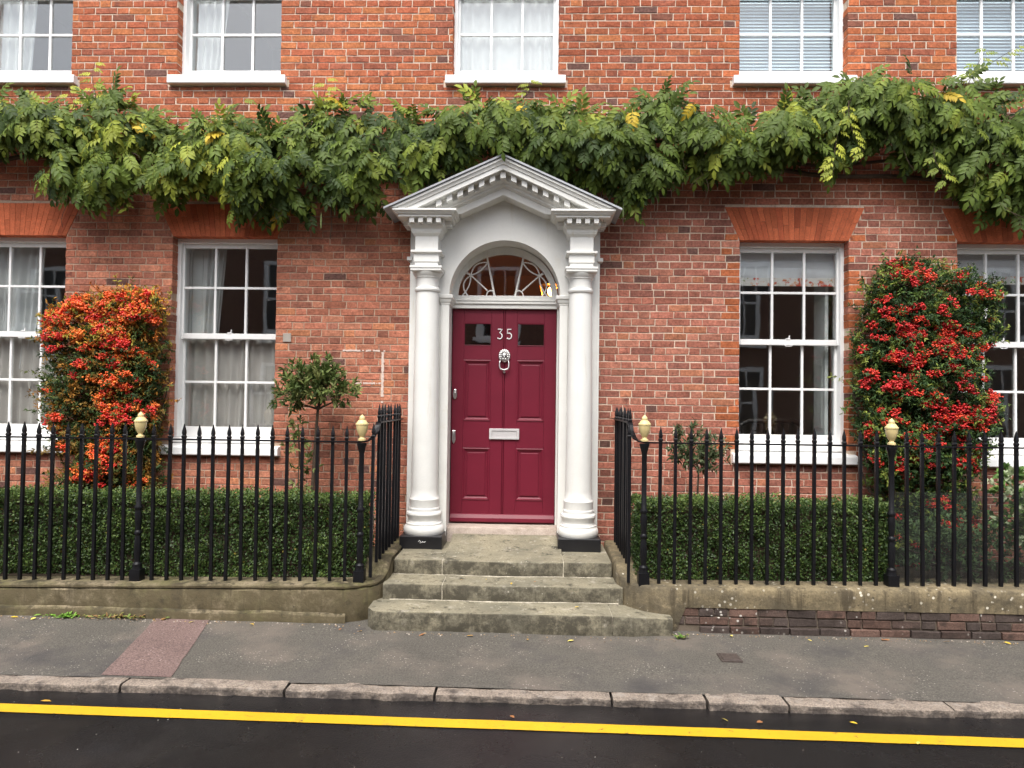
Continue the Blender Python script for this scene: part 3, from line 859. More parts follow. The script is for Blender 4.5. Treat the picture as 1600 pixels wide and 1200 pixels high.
# ------------------------------------------------------------------ front door
fd = part('front_door', house)
DXD = -.018; DW = .523; DZ0, DZ1 = .522, 2.656; DY = .185
mb = MB()
mb.box(DXD-DW, DXD+DW, DY+.012, DY+.05, DZ0, DZ1)                       # core behind the stiles
cols = [(DXD-.405, DXD-.130), (DXD+.130, DXD+.405)]
rows = [(.742, 1.262), (1.533, 2.145), (2.288, 2.515)]
xsd = [DXD-DW, cols[0][0], cols[0][1], DXD-.011, DXD+.011, cols[1][0], cols[1][1], DXD+DW]
for a, b in ((0, 1), (2, 3), (4, 5), (6, 7)): mb.box(xsd[a], xsd[b], DY, DY+.013, DZ0, DZ1)
for (a, b) in cols:
    for z0, z1 in ((DZ0, rows[0][0]), (rows[0][1], rows[1][0]), (rows[1][1], rows[2][0]), (rows[2][1], DZ1)):
        mb.box(a+.0005, b-.0005, DY+.0005, DY+.0125, z0, z1)
mb.build('door_leaf', M['burgundy'], fd, bevel=.0025)
for (a, b) in cols:
    for z0, z1 in rows[:2]:
        mb = MB()
        # bolection frame + raised field
        rings = []
        for ins, y in ((.0, DY), (.0, DY-.004), (.006, DY-.007), (.014, DY-.005), (.020, DY+.003), (.030, DY+.010)):
            rings.append([(a+ins, y, z0+ins), (b-ins, y, z0+ins), (b-ins, y, z1-ins), (a+ins, y, z1-ins)])
        mb.loft(rings, cap=False)
        mb.build('panel_moulding', M['burgundy'], fd)
        i2 = .045
        MB().box(a+i2, b-i2, DY+.003, DY+.014, z0+i2, z1-i2).build('panel', M['burgundy'], fd, bevel=.006)
    z0, z1 = rows[2]
    rings = [[(a+i_, y, z0+i_), (b-i_, y, z0+i_), (b-i_, y, z1-i_), (a+i_, y, z1-i_)] for i_, y in ((0, DY), (.002, DY-.005), (.007, DY-.004), (.009, DY+.012))]
    MB().loft(rings, cap=False).build('panel_moulding', M['burgundy'], fd)
    MB().box(a+.008, b-.008, DY+.004, DY+.0105, z0+.008, z1-.008).build('pane', M['doorglass'], fd)
mb = MB()
mb.loft([[(x, a, b) for a, b in ((DY-.001, DZ0+.003), (DY-.001, DZ0+.085), (DY-.012, DZ0+.078), (DY-.035, DZ0+.045), (DY-.038, DZ0+.012), (DY-.030, DZ0+.003))] for x in (DXD-DW+.004, DXD+DW-.004)])
mb.build('weather_bar', M['burgundy'], fd, bevel=.002)
MB().tube([(DXD, DY-.001, DZ0+.09), (DXD, DY-.001, DZ1-.005)], .0065, 8).build('centre_bead', M['burgundy'], fd, smooth=True)
# frame margin
mb = MB()
for s in (1, -1):
    a, b = sorted((DXD+s*(DW+.003), DXD+s*(DW+.03)))
    mb.box(a, b, DY-.03, DY+.05, .44, 2.66)
mb.build('door_frame', M['cream'], fd, bevel=.003)
# lion head knocker
kn = MB()
kx_, kz_ = DXD+.004, 2.175
def blob(mb, cx, cy, cz, rx, ry, rz, seg=12, ring=8):
    vs = []; fs = []
    for i in range(ring+1):
        th = math.pi*i/ring
        for j in range(seg):
            ph = 2*math.pi*j/seg
            vs.append((cx+rx*math.sin(th)*math.cos(ph), cy+ry*math.sin(th)*math.sin(ph), cz+rz*math.cos(th)))
    for i in range(ring):
        for j in range(seg):
            a = i*seg+j; b = i*seg+(j+1) % seg; fs.append((a, b, b+seg, a+seg))
    mb.add(vs, fs)
blob(kn, kx_, DY-.012, kz_, .044, .022, .054, 16, 10)
for k in range(13):                                        # mane of curled locks
    a = R(-38)+k*R(256)/12
    blob(kn, kx_+.048*math.cos(a), DY-.012, kz_+.012+.054*math.sin(a), .014, .014, .019, 8, 6)
for k in range(9):
    a = R(-20)+k*R(220)/8
    blob(kn, kx_+.034*math.cos(a), DY-.024, kz_+.014+.042*math.sin(a), .010, .012, .014, 8, 6)
blob(kn, kx_, DY-.033, kz_+.018, .026, .016, .020)          # brow
blob(kn, kx_, DY-.045, kz_-.006, .010, .014, .026)          # nose
blob(kn, kx_-.012, DY-.040, kz_-.022, .013, .014, .012); blob(kn, kx_+.012, DY-.040, kz_-.022, .013, .014, .012)   # muzzle
blob(kn, kx_, DY-.030, kz_-.042, .013, .013, .010)          # chin
kno = kn.build('knocker', M['silver'], fd, smooth=True, sharp=0)
ec = MB()
for s in (-1, 1): blob(ec, kx_+s*.015, DY-.046, kz_+.006, .008, .006, .005, 8, 6)
ec.build('knocker_eyes', M['blackpaint'], fd, smooth=True, sharp=0)
path = [(kx_-.040, DY-.030, kz_-.028), (kx_-.046, DY-.034, kz_-.06), (kx_-.046, DY-.038, kz_-.10), (kx_-.034, DY-.040, kz_-.122), (kx_, DY-.041, kz_-.130), (kx_+.034, DY-.040, kz_-.122), (kx_+.046, DY-.038, kz_-.10), (kx_+.046, DY-.034, kz_-.06), (kx_+.040, DY-.030, kz_-.028)]
rg = MB().tube(path, lambda t: .0055+.004*math.sin(math.pi*t), 8); blob(rg, kx_, DY-.041, kz_-.131, .012, .012, .012); blob(rg, kx_, DY-.012, kz_-.15, .014, .014, .012)
rg.build('knocker_ring', M['silver'], fd, smooth=True, sharp=0)
# letterbox
mb = MB(); lx, lz, lw, lh = DXD+.012, 1.405, .15, .053
for x0, x1, z0, z1 in ((-lw, lw, -lh, -lh+.022), (-lw, lw, lh-.022, lh), (-lw, -lw+.026, -lh+.0221, lh-.0221), (lw-.026, lw, -lh+.0221, lh-.0221)):
    mb.box(lx+x0, lx+x1, DY-.019, DY-.0005, lz+z0, lz+z1)
mb.build('letterbox', M['plate_metal'], fd, bevel=.002)
MB().box(lx-lw+.028, lx+lw-.028, DY-.0125, DY-.0005, lz-lh+.023, lz+lh-.023).build('letterbox_flap', M['plate_metal'], fd, bevel=.002)
# lock cylinder plate and pull handle
mb = MB(); hx, hz = DXD-.488, 1.80
prof = [(.022*math.cos(t), .05*(1 if math.sin(t) > 0 else -1)*abs(math.sin(t))**.5) for t in np.linspace(0, 2*math.pi, 20, endpoint=False)]
mb.loft([[(hx+a*k, y, hz+b*k) for a, b in prof] for k, y in ((1, DY-.0005), (1, DY-.012), (.8, DY-.02))]); blob(mb, hx, DY-.018, hz+.012, .013, .010, .013)
mb.build('lock', M['silver'], fd, smooth=True, sharp=40)
mb = MB(); hx, hz = DXD-.495, 1.372
prof = [(-.017, .065), (.017, .065), (.019, -.03), (.012, -.055), (0, -.072), (-.012, -.055), (-.019, -.03)]
mb.loft([[(hx+a*k, y, hz+b*k) for a, b in prof] for k, y in ((1, DY-.0005), (1, DY-.008), (.85, DY-.012))]); mb.box(hx-.009, hx+.009, DY-.024, DY-.011, hz-.03, hz+.04)
mb.build('handle', M['silver'], fd, bevel=.002)
# house number 35
def digit(pts): MB().tube([(a, DY-.004, b) for a, b in pts], .0060, 6).build('house_number', M['white'], fd, smooth=True, sharp=0)
n0 = (DXD-.044, 2.407)
h3 = [(-.026, .055), (.026, .055), (-.004, .012), (.012, .006), (.024, -.008), (.027, -.024), (.020, -.044), (.004, -.055), (-.014, -.054), (-.028, -.042)]
digit([(n0[0]+a*.85, n0[1]+b*.88) for a, b in h3])
n5 = (DXD+.050, 2.407)
h5 = [(.024, .055), (-.020, .055), (-.024, .004), (-.006, .012), (.012, .009), (.025, -.006), (.027, -.024), (.020, -.044), (.004, -.054), (-.014, -.053), (-.027, -.043)]
digit([(n5[0]+a*.85, n5[1]+b*.88) for a, b in h5])
# threshold stone
mb = MB(); slab(mb, -.592, .568, lambda x: -.03, .25, .30, lambda x: .512-.004*math.cos(x*2), 14, .003, .012)
mb.build('threshold', M['stonepale'], house, smooth=True, sharp=50)
# small wall plate and remains of an old painted outline on the brickwork
MB().box(-2.195, -2.115, -.012, -.001, 2.29, 2.375).build('wall_plate', M['plate'], house, bevel=.003)
mb = MB()
for x0, x1, z0, z1 in ((-1.60, -1.18, 2.205, 2.222), (-1.215, -1.19, 1.70, 2.20), (-1.48, -1.22, 1.885, 1.902)):
    n = 24
    for i in range(n):
        if random.random() < .2: continue
        if x1-x0 > z1-z0: a, b = x0+(x1-x0)*i/n, x0+(x1-x0)*(i+1)/n; c, d = z0+random.uniform(-.003, .003), z1+random.uniform(-.004, .002)
        else: a, b = x0+random.uniform(-.003, .003), x1+random.uniform(-.005, .003); c, d = z0+(z1-z0)*i/n, z0+(z1-z0)*(i+1)/n
        mb.box(a, b, -.0045, .004, c, d)
mb.build('paint_trace', M['tapemark'], house)

# hall lantern glowing behind the fanlight
hl = thing('hall_lantern', 'brass hall lantern glowing behind the fanlight over the door', 'lantern', (.50, 2.0, 3.12))
MB().tube([(0, 0, .2), (0, 0, .8)], .006, 6).build('chain', M['brass'], hl)
mb = MB()
for k in range(6):
    a = k*math.pi/3
    mb.tube([(.05*math.cos(a), .05*math.sin(a), .2), (.15*math.cos(a), .15*math.sin(a), .08), (.10*math.cos(a), .10*math.sin(a), -.14)], .009, 6)
mb.lathe([(.155, .075), (.155, .09)], 0, 0, 0, 18); mb.lathe([(.105, -.145), (.105, -.13)], 0, 0, 0, 18)
mb.build('cage', M['brass'], hl, smooth=True)
mb = MB(); blob(mb, 0, 0, 0, .05, .05, .06); mb.build('bulb', M['bulb'], hl, smooth=True)

# ------------------------------------------------------------------ steps
st = thing('stone_steps', 'three worn mossy stone steps leading up to the burgundy front door', 'steps')
def step(joints, yf, yb, z0, zt, dip, seed):
    s = part('step', st)
    for i, (a, b) in enumerate(zip(joints[:-1], joints[1:])):
        mb = MB()
        slab(mb, a+.003, b-.003, lambda x: yf+.012*math.exp(-((x)/.4)**2), yb, z0, lambda x: zt-dip*math.exp(-((x-.03)/.33)**2)+.002*fbm(x*3, seed), 24, .007, .012, seed+i)
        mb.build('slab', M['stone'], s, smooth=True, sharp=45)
step([-.90, -.485], -.835, -.02, .10, .368, .002, 1)
step([.553, .965], -.835, -.02, .10, .368, .002, 3)
sl = part('step', st)
mb = MB(); rings = []
for i in range(25):
    x = -.482+1.032*i/24; d = .010*math.exp(-((x-.03)/.33)**2); j = lambda k: .004*fbm(x*5, k*3.1, 2.)
    F = -.835+.012*math.exp(-(x/.4)**2)
    rings.append([(x, -.02, .10), (x, F+j(1), .10), (x, F+j(2)*2, .22), (x, F+j(3), .353-d), (x, F+.005, .362-d), (x, F+.018, .366-d), (x, -.5, .385-d*.7+j(4)), (x, -.22, .415+j(5)), (x, -.11, .436), (x, -.02, .444)])
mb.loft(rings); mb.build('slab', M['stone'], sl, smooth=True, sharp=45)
step([-.93, -.445, 1.02], -1.16, -.80, .02, .242, .008, 2)
# bottom step with flared ends that follow the curved walls
s3 = part('step', st)
mb = MB(); rings = []
pts = [(-1.0, -1.30), (-1.005, -1.46), (-.95, -1.505)]
slab(mb, -.99, .893, lambda x: -1.50+.02*math.exp(-(x/.5)**2)-(.0 if x > -.9 else -.10*((-.9-x)/.09)**2), -1.12, -.12, lambda x: .118-.006*math.exp(-(x/.4)**2), 34, .008, .012, 5)
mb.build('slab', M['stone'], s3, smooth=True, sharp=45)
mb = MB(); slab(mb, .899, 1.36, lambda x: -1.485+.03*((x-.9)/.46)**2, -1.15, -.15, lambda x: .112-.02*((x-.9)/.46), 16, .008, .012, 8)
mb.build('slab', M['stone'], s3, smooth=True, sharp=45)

# pale pointing between the stones and along the foot of each riser
M['pointing'] = material('pale_pointing', (.42, .38, .30), .9, .3, 20, .3, 90, bump=.5, spec=.1)
mb = MB()
for x, yf, zt in ((-.485, -.831, .365), (.5515, -.831, .365), (-.445, -1.155, .240), (.896, -1.478, .111)):
    slab(mb, x-.0045, x+.0045, lambda q: yf, yf+.28, zt-.12, lambda q: zt-.001, 2, .002, .012, x)
for x0, x1, y, z in ((-.90, .96, -.836, .243), (-.87, .98, -1.162, .119)):
    mb.tube([(x0+(x1-x0)*t, y+.004*fbm(t*9, 1.), z-.002-.006*math.exp(-((x0+(x1-x0)*t)/.35)**2)+.002*fbm(t*14, 2.)) for t in np.linspace(0, 1, 60)], lambda t: .0055+.003*fbm(t*22, 5.), 5)
mb.build('pointing', M['pointing'], st, smooth=True)
# ------------------------------------------------------------------ low walls
def wall_path(side):
    """plan of the wall's centre line: along the street, round the corner, back to the house"""
    if side < 0:
        p = [(-6.6, -1.22), (-1.25, -1.22)]
        c = (-1.25, -1.0); r = .22
        p += [(c[0]+r*math.cos(a), c[1]+r*math.sin(a)) for a in np.linspace(-math.pi/2, 0, 9)[1:]]
        p += [(-1.03, -.02)]
    else:
        p = [(6.6, -1.22), (1.36, -1.22)]
        c = (1.36, -.96); r = .26
        p += [(c[0]+r*math.cos(a), c[1]+r*math.sin(a)) for a in np.linspace(-math.pi/2, -math.pi, 9)[1:]]
        p += [(1.10, -.02)]
    return p
def top_front(x):
    return .272+.0145*(x+1.1) if x < 0 else .299+.011*(x-1.147)
def wall_strip(mb, side, half, zlo, zhi, jit=.006, dx=0., seed=0, front_only=False, xr=None):
    path = wall_path(side)
    # resample
    pts = []
    for a, b in zip(path[:-1], path[1:]):
        L_ = math.dist(a, b); n = max(1, int(L_/.12))
        for i in range(n): pts.append((a[0]+(b[0]-a[0])*i/n, a[1]+(b[1]-a[1])*i/n))
    pts.append(path[-1])
    rings = []
    for i, p in enumerate(pts):
        if xr and not (xr[0] <= p[0] <= xr[1] and p[1] < -1.15): continue
        a = pts[max(0, i-1)]; b = pts[min(len(pts)-1, i+1)]
        t = Vector((b[0]-a[0], b[1]-a[1])).normalized(); n_ = Vector((t.y, -t.x))*(1 if side < 0 else -1)   # n_ points to the street / steps
        k = i*.37+seed
        zt = zhi(p); zl = zlo(p)
        j = lambda q: jit*fbm(k*2.2, q*2.7, seed)
        f = lambda d: (p[0]+n_.x*d, p[1]+n_.y*d)
        A = f(half+j(0)); B = f(half+j(1)); C = f(half-.012); D = f(half-.035); E = f(-half)
        rings.append([(*A, zl), (*B, (zl+zt)/2), (*f(half+j(2)*.7), zt-.02), (*C, zt-.005), (*D, zt+j(3)*.4), (*E, zt+j(4)*.4), (*E, zl)])
    mb.loft(rings)
def ret_t(p):          # 0 on the street run, 1 on the raised return
    return min(1, max(0, (p[1]+1.12)/.22))
def htop(p):
    e = ret_t(p); e = e*e*(3-2*e)
    return top_front(p[0])*(1-e)+.405*e
lw = thing('low_wall', 'low mossy rendered stone wall under the railing left of the steps', 'low wall')
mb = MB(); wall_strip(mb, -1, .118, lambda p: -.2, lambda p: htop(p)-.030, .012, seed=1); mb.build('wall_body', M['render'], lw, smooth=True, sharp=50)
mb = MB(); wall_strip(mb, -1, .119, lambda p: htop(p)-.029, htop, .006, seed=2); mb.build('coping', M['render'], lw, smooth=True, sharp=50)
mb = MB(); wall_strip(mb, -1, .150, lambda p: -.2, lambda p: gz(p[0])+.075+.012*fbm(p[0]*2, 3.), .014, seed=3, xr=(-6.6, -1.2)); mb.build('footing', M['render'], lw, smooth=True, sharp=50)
rw = thing('low_wall', 'low wall right of the steps, lichen-spotted stone over dark brick', 'low wall')
mb = MB(); wall_strip(mb, 1, .122, lambda p: .150 if p[1] < -1.15 and p[0] > 1.40 else -.15, htop, .008, seed=5); mb.build('coping', M['lichen'], rw, smooth=True, sharp=50)
mb = MB(); mb.box(1.36, 6.6, -1.325, -1.11, -.25, .149); mb.build('wall_body', M['darkmortar'], rw)
zc_ = .149
for k, (h, yo) in enumerate(((.066, 0), (.066, 0), (.062, -.022))):
    x = 1.365-(k % 2)*.11
    while x < 6.4:
        L_ = random.choice((.215, .215, .105)) if k < 2 else .22
        a, b = max(x, 1.365), x+L_
        if b-a > .05:
            s = random.uniform(.7, 1.3); col = random.choice([(.085*s, .058*s, .048*s), (.105*s, .064*s, .050*s), (.062*s, .047*s, .041*s)])
            m1 = MB(); brick_geo(m1, a, b, zc_-h+.004, zc_-.004, col, y=-1.336+yo+random.uniform(-.004, .004), depth=-1.24)
            if k < 2 or x > 1.4: m1.build('brick', M['sootbrick'], rw)
        x += L_+.010
    zc_ -= h+.002

# ------------------------------------------------------------------ iron railings
BAR = .0118
def bar_mesh(h):
    """square bar with a collar and a spear tip, base at z=0, spear tip at z=h"""
    mb = MB(); b = BAR
    sq = lambda r, z: [(-r, -r, z), (r, -r, z), (r, r, z), (-r, r, z)]
    mb.loft([sq(b, 0), sq(b, h-.118), sq(b*1.3, h-.110), sq(b*1.3, h-.098), sq(b*.85, h-.092), sq(b*1.15, h-.075), sq(b*1.0, h-.055), sq(b*.45, h-.02), sq(.002, h)])
    return mb
def make_railing(name, label, side):
    t = thing(name, label, 'railing', group='iron railings in front of the house')
    posts = [-2.923, -1.105] if side < 0 else [1.17, 3.12]
    ztop = 1.392 if side < 0 else 1.420
    sp = .1212
    xs_ = []
    p0, p1 = posts
    n = 15 if side < 0 else 16
    xs_ += [p0+(p1-p0)*k/n for k in range(1, n)]
    if side < 0:
        xs_ += [p0-sp*k for k in range(1, 28)]; corner = -1.022
    else:
        xs_ += [p1+sp*k for k in range(1, 28)]; corner = 1.055
    proto = {}
    def put(x, y, zb, zt):
        key = round(zt-zb, 2)
        if key not in proto:
            o = bar_mesh(zt-zb).build('bar', M['iron'], t, bevel=0); proto[key] = o
        else:
            o = proto[key].copy(); COL.objects.link(o); o.parent = t
        o.location = (x, y, zb); o.rotation_euler = (random.uniform(-.006, .006), random.uniform(-.006, .006), random.uniform(-.1, .1))
    for x in xs_: put(x, -1.22, top_front(x)-.012, ztop+.125+random.uniform(-.004, .004))
    put(corner, -1.20, .30, ztop+.15)
    rx = -1.005 if side < 0 else 1.075
    for k in range(8):
        y = -1.06+k*.134
        put(rx, y, .39, 1.695)
    # top rail: flat bar, ramping up round the corner
    path = [(posts[0]-3.4, -1.22, ztop), (posts[1]-.03, -1.22, ztop)] if side < 0 else [(posts[1]+3.4, -1.22, ztop), (posts[0]+.03, -1.22, ztop)]
    ax = posts[1] if side < 0 else posts[0]
    for a, b, z in ((.45, -1.215, .008), (.8, -1.195, .035), (1., -1.14, .085), (1.0, -1.10, .13), (1.0, -1.05, .155)):
        path.append((ax+(rx-ax)*a, b, ztop+z))
    path.append((rx, -.03, ztop+.157))
    rings = []
    pv_ = [Vector(p) for p in path]
    for i, p in enumerate(pv_):
        d = (pv_[min(i+1, len(pv_)-1)]-pv_[max(i-1, 0)]); d.z = 0; d.normalize(); s = Vector((-d.y, d.x, 0))
        rings.append([p-s*.021+Vector((0, 0, -.006)), p+s*.021+Vector((0, 0, -.006)), p+s*.021+Vector((0, 0, .006)), p-s*.021+Vector((0, 0, .006))])
    MB().loft(rings).build('top_rail', M['iron'], t)
    for px in posts:
        zb = top_front(px)-.012
        prof = [(.046, 0), (.046, .10), (.040, .115), (.042, .125), (.042, .14), (.024, .155), (.030, .20), (.033, .26), (.030, .32), (.024, .36), (.034, .372), (.034, .386), (.023, .40),
                (.028, .46), (.033, .52), (.026, .555), (.036, .57), (.036, .584), (.024, .60), (.024, 1.02), (.027, 1.03), (.040, 1.075), (.046, 1.09), (.046, 1.105)]
        H = ztop-.007-zb; k = H/1.105
        mb = MB().lathe([(r*.86, h*k) for r, h in prof], 0, 0, 0, 14)
        mb.box(-.042, .042, -.042, .042, -.002, .098*k)
        po = mb.build('post', M['iron'], t, smooth=True, sharp=35); po.location = (px, -1.22, zb)
        fp = [(.020, .0), (.034, .004), (.034, .018), (.022, .024), (.018, .034), (.026, .044), (.040, .070), (.050, .105), (.052, .128), (.056, .132), (.056, .142), (.046, .150), (.036, .166), (.024, .172), (.027, .180), (.022, .196), (.010, .208), (.002, .214)]
        fo = MB().lathe([(r*.92, h) for r, h in fp], 0, 0, 0, 18).build('finial', M['finial'], po, smooth=True, sharp=35)
        fo.location = (0, 0, H+.014)
    return t
make_railing('iron_railing', 'black spear-topped railing with cream urn finials left of the steps', -1)
make_railing('iron_railing', 'black spear-topped railing with cream urn finials right of the steps', 1)

# sheet of clear acrylic fixed behind the right railing
mb = MB().box(3.185, 4.20, -1.145, -1.140, .325, 1.05)
tag(mb.build('clear_sheet', M['panelglass']), 'clear reflective sheet behind the railing under the right berry bush', 'clear panel')

# garden soil behind the walls
sheet('soil_bed', -6.6, -1.04, -1.12, -.002, lambda x, y: .235, M['soil'], 6, 2)
sheet('soil_bed', 1.12, 6.6, -1.12, -.002, lambda x, y: .265, M['soil'], 6, 2)

# ------------------------------------------------------------------ foliage tools
def rot_frames(d, nrm):
    d = d/np.linalg.norm(d, axis=1, keepdims=True)
    nrm = nrm-d*(d*nrm).sum(1, keepdims=True)
    nrm = nrm/np.maximum(np.linalg.norm(nrm, axis=1, keepdims=True), 1e-6)
    s = np.cross(nrm, d)
    return np.stack([d, s, nrm], axis=2)                      # columns: along, side, normal
def leaf_simple(l, w, fold=.18, curl=.15):
    v = np.array([(0, 0, 0), (.35*l, -w/2, fold*w), (.35*l, w/2, fold*w), (.45*l, 0, 0), (.75*l, -w*.36, fold*w-curl*l*.3), (.75*l, w*.36, fold*w-curl*l*.3), (l, 0, -curl*l)])
    t = np.array([(0, 3, 1), (0, 2, 3), (1, 3, 4), (2, 5, 3), (3, 6, 4), (3, 5, 6)])
    return v, t
def leaf_quad(l, w, fold=.2):
    v = np.array([(0, 0, 0), (.5*l, -w/2, fold*w), (l, 0, -.08*l), (.5*l, w/2, fold*w)])
    return v, np.array([(0, 2, 1), (0, 3, 2)])
def scatter(tmpl, pos, fr, scale, cols):
    v, t = tmpl; n = len(pos)
    V = np.einsum('nij,kj->nki', fr, v)*scale[:, None, None]+pos[:, None, :]
    T = t[None]+(np.arange(n)*len(v))[:, None, None]
    C = np.repeat(cols[:, None, :], len(v), axis=1)
    return V.reshape(-1, 3), T.reshape(-1, 3), C.reshape(-1, 3)
def merge(parts):
    vs, ts, cs = [], [], []; o = 0
    for v, t, c in parts: vs.append(v); ts.append(t+o); cs.append(c); o += len(v)
    return np.concatenate(vs), np.concatenate(ts), np.concatenate(cs)

# ------------------------------------------------------------------ wisteria along the front
wi = thing('wisteria_vine', 'thick green wisteria trained along the brick front above the doorcase', 'climbing plant')
def pinnate(pairs, L_, wl, seed):
    r2 = np.random.default_rng(seed)
    parts_ = []; lv = leaf_simple(1, .47, .14, .16)
    pos, d, n, sc = [], [], [], []
    droop = lambda s: np.array([L_*s*(1-.05*s), 0, -L_*.16*s*s])
    for k in range(pairs):
        s = .22+.72*k/pairs
        for sd in (-1, 1):
            pos.append(droop(s)); ang = 1.0-.35*k/pairs+r2.normal(0, .10)
            d.append((math.cos(ang), sd*math.sin(ang), -.10-.20*r2.random())); n.append((-.1+r2.normal(0, .12), sd*-.25+r2.normal(0, .18), 1)); sc.append(wl*(.82+.3*math.sin(math.pi*(k+1)/(pairs+1)))*r2.uniform(.88, 1.1))
    pos.append(droop(.97)); d.append((1, r2.normal(0, .1), -.6)); n.append((.4, 0, 1)); sc.append(wl*1.12)
    pos = np.array(pos); cols = np.ones((len(pos), 3))*r2.uniform(.86, 1.14, (len(pos), 1))
    parts_.append(scatter(lv, pos, rot_frames(np.array(d), np.array(n)), np.array(sc), cols))
    # rachis
    rv = []; 
    for s in np.linspace(0, 1, 5):
        p = droop(s); rv += [p+(0, -.0014, 0), p+(0, .0014, 0)]
    rt = [q for i in range(4) for q in ((2*i, 2*i+2, 2*i+1), (2*i+1, 2*i+2, 2*i+3))]
    parts_.append((np.array(rv), np.array(rt), np.ones((10, 3))*np.array([1.5, 1.25, 1.1])))
    return merge(parts_)
TMP = [pinnate(3, .18, .078, 1), pinnate(4, .21, .080, 2), pinnate(4, .20, .074, 3), pinnate(5, .235, .074, 4), pinnate(3, .165, .074, 5)]
GREENS = np.array([(.068, .104, .017), (.098, .142, .021), (.150, .192, .026), (.038, .064, .015), (.23, .265, .034), (.34, .37, .045), (.46, .33, .03)])
NL = 5600
leaves = []
def add_leaf(x, y, z, d, n, ti, sc, ci):
    leaves.append((x, y, z, d, n, ti, sc, ci))
cx = []
while len(leaves) < NL:
    x = rng.uniform(-6.2, 6.2)
    zt, zb = np.interp(x, wx, wzt), np.interp(x, bx_, wzb)
    t = rng.random()
    lo, hi = zb+.19, zt-.09
    if hi-lo < .05: continue
    z = lo+(hi-lo)*t
    lump = .5+.5*fbm(x*1.1, z*2.0, 4.2)
    prof = (.10+.42*math.sin(math.pi*min(1, .16+.80*t))**.8)*(.55+.7*lump)
    y = -prof*(1-.85*rng.random()**1.8)-.03
    if fbm(x*2.2, z*3.0, 9.1) < -.25 and rng.random() < .85: continue
    # a spur of several leaves that spreads from one node
    k = rng.integers(2, 6)
    tone = fbm(x*.9, z*1.3, 2.2)
    for _ in range(k):
        a = rng.normal(0, .9)
        dn = -.25-.75*rng.random()-.35*(1-t)
        if t > .82 and rng.random() < .4: dn = rng.uniform(-.3, .8)
        d = np.array([math.sin(a)*1.05, -.18-.35*rng.random(), dn])
        n = np.array([rng.normal(0, .35), -.9+rng.normal(0, .25), .55+rng.normal(0, .3)])
        left = max(0, min(1, (-x-2.2)/1.6))
        p = rng.random()+tone*.35+.20*left+.10*(t-.5)
        ci = 3 if p < .18 else 0 if p < .46 else 1 if p < .78 else 2 if p < 1.0 else 4 if p < 1.16 else 5
        if rng.random() < .010: ci = 6
        if x > 1.2 and ci >= 2 and ci < 5 and rng.random() < .6: ci = 0
        add_leaf(x+rng.normal(0, .05), y+rng.normal(0, .03), z+rng.normal(0, .05), d, n, rng.integers(0, 5), rng.uniform(.72, 1.12), ci)
# loose young shoots that stand clear of the mass
shoots = [((-4.02, -.22, 4.55), (.10, 0, 1), .42, 5), ((-4.22, -.2, 4.5), (-.05, 0, 1), .25, 5), ((-1.72, -.2, 4.55), (-.3, 0, 1), .28, 5), ((.13, -.25, 4.60), (.35, 0, 1), .2, 4),
          ((3.15, -.45, 4.55), (-.25, -.05, -1), .75, 5), ((3.10, -.48, 4.5), (.25, -.05, -.9), .5, 5), ((4.3, -.25, 4.75), (.8, 0, .7), .55, 4), ((4.35, -.25, 4.7), (.2, 0, 1), .4, 2),
          ((-2.6, -.2, 4.4), (.1, 0, 1), .22, 2), ((3.95, -.4, 4.1), (.1, -.05, -1), .3, 2), ((1.2, -.2, 3.75), (.2, -.05, -1), .25, 1), ((-3.6, -.3, 3.75), (.1, 0, -1), .22, 4)]
stems = MB()
for (p, d, L_, ci) in shoots:
    p = np.array(p); d = np.array(d, float); d /= np.linalg.norm(d)
    pth = [tuple(p+d*L_*s+np.array([.05*math.sin(3*s+p[0]), 0, 0])) for s in np.linspace(0, 1, 7)]
    stems.tube(pth, lambda t: .004-.0025*t, 5)
    for s in np.linspace(.12, 1, int(3+L_*13)):
        a = rng.choice([-1, 1]); q = p+d*L_*s+np.array([.05*math.sin(3*s+p[0]), 0, 0])
        add_leaf(*q, np.array([a*(.8+.3*rng.random()), -.3, -.35+.5*d[2]*rng.random()]), np.array([0, -.8, .6]), rng.integers(0, 5), rng.uniform(.40, .62), ci if rng.random() < .85 else 4)
# woody stems against the wall
for k in range(3):
    z0 = 4.0+.16*k
    stems.tube([(x, -.05-.03*k, z0+.10*math.sin(x*1.1+k)+.03*math.sin(x*3.7)) for x in np.linspace(-6.4, 6.4, 60)], .016+.006*(k == 0), 7)
for x0, z0, l in ((-.05, 4.1, .0), (-1.7, 3.7, .35), (.9, 3.75, .25), (4.0, 4.0, .3), (-4.1, 4.0, .3), (2.4, 4.1, .2), (-1.45, 3.6, .2)):
    stems.tube([(x0, -.2, z0), (x0+.03, -.22, z0-l*.6), (x0+.01, -.2, z0-l-.08)], .004, 5)
for k in range(26):          # bare tendrils and twisted shoots that hang out of the mass
    x0 = rng.uniform(-4.9, 4.9); z0 = float(np.interp(x0, bx_, wzb))+rng.uniform(.1, .5); l = rng.uniform(.15, .5); a = rng.normal(0, .12)
    stems.tube([(x0+a*t+.03*math.sin(7*t+k), -.18-.22*math.sin(2*t), z0-l*t) for t in np.linspace(0, 1, 8)], lambda t: .0038-.002*t, 5)
stems.build('stem', M['twig'], wi, smooth=True)
pods = MB()
for x0, z0 in ((-1.62, 3.62), (-1.75, 3.5), (1.1, 3.62)):
    pods.lathe([(.001, 0), (.008, .03), (.009, .08), (.006, .13), (.002, .16)], x0, -.3, z0-.16, 8)
pods.build('seed_pod', material('seed_pod', (.12, .16, .05), .6, .1), wi, smooth=True)
leaves.sort(key=lambda q: q[1])
vis = [i for i, q in enumerate(leaves) if abs(q[0]) < 4.95]
solo_l = set(vis[:300])
cache = {}
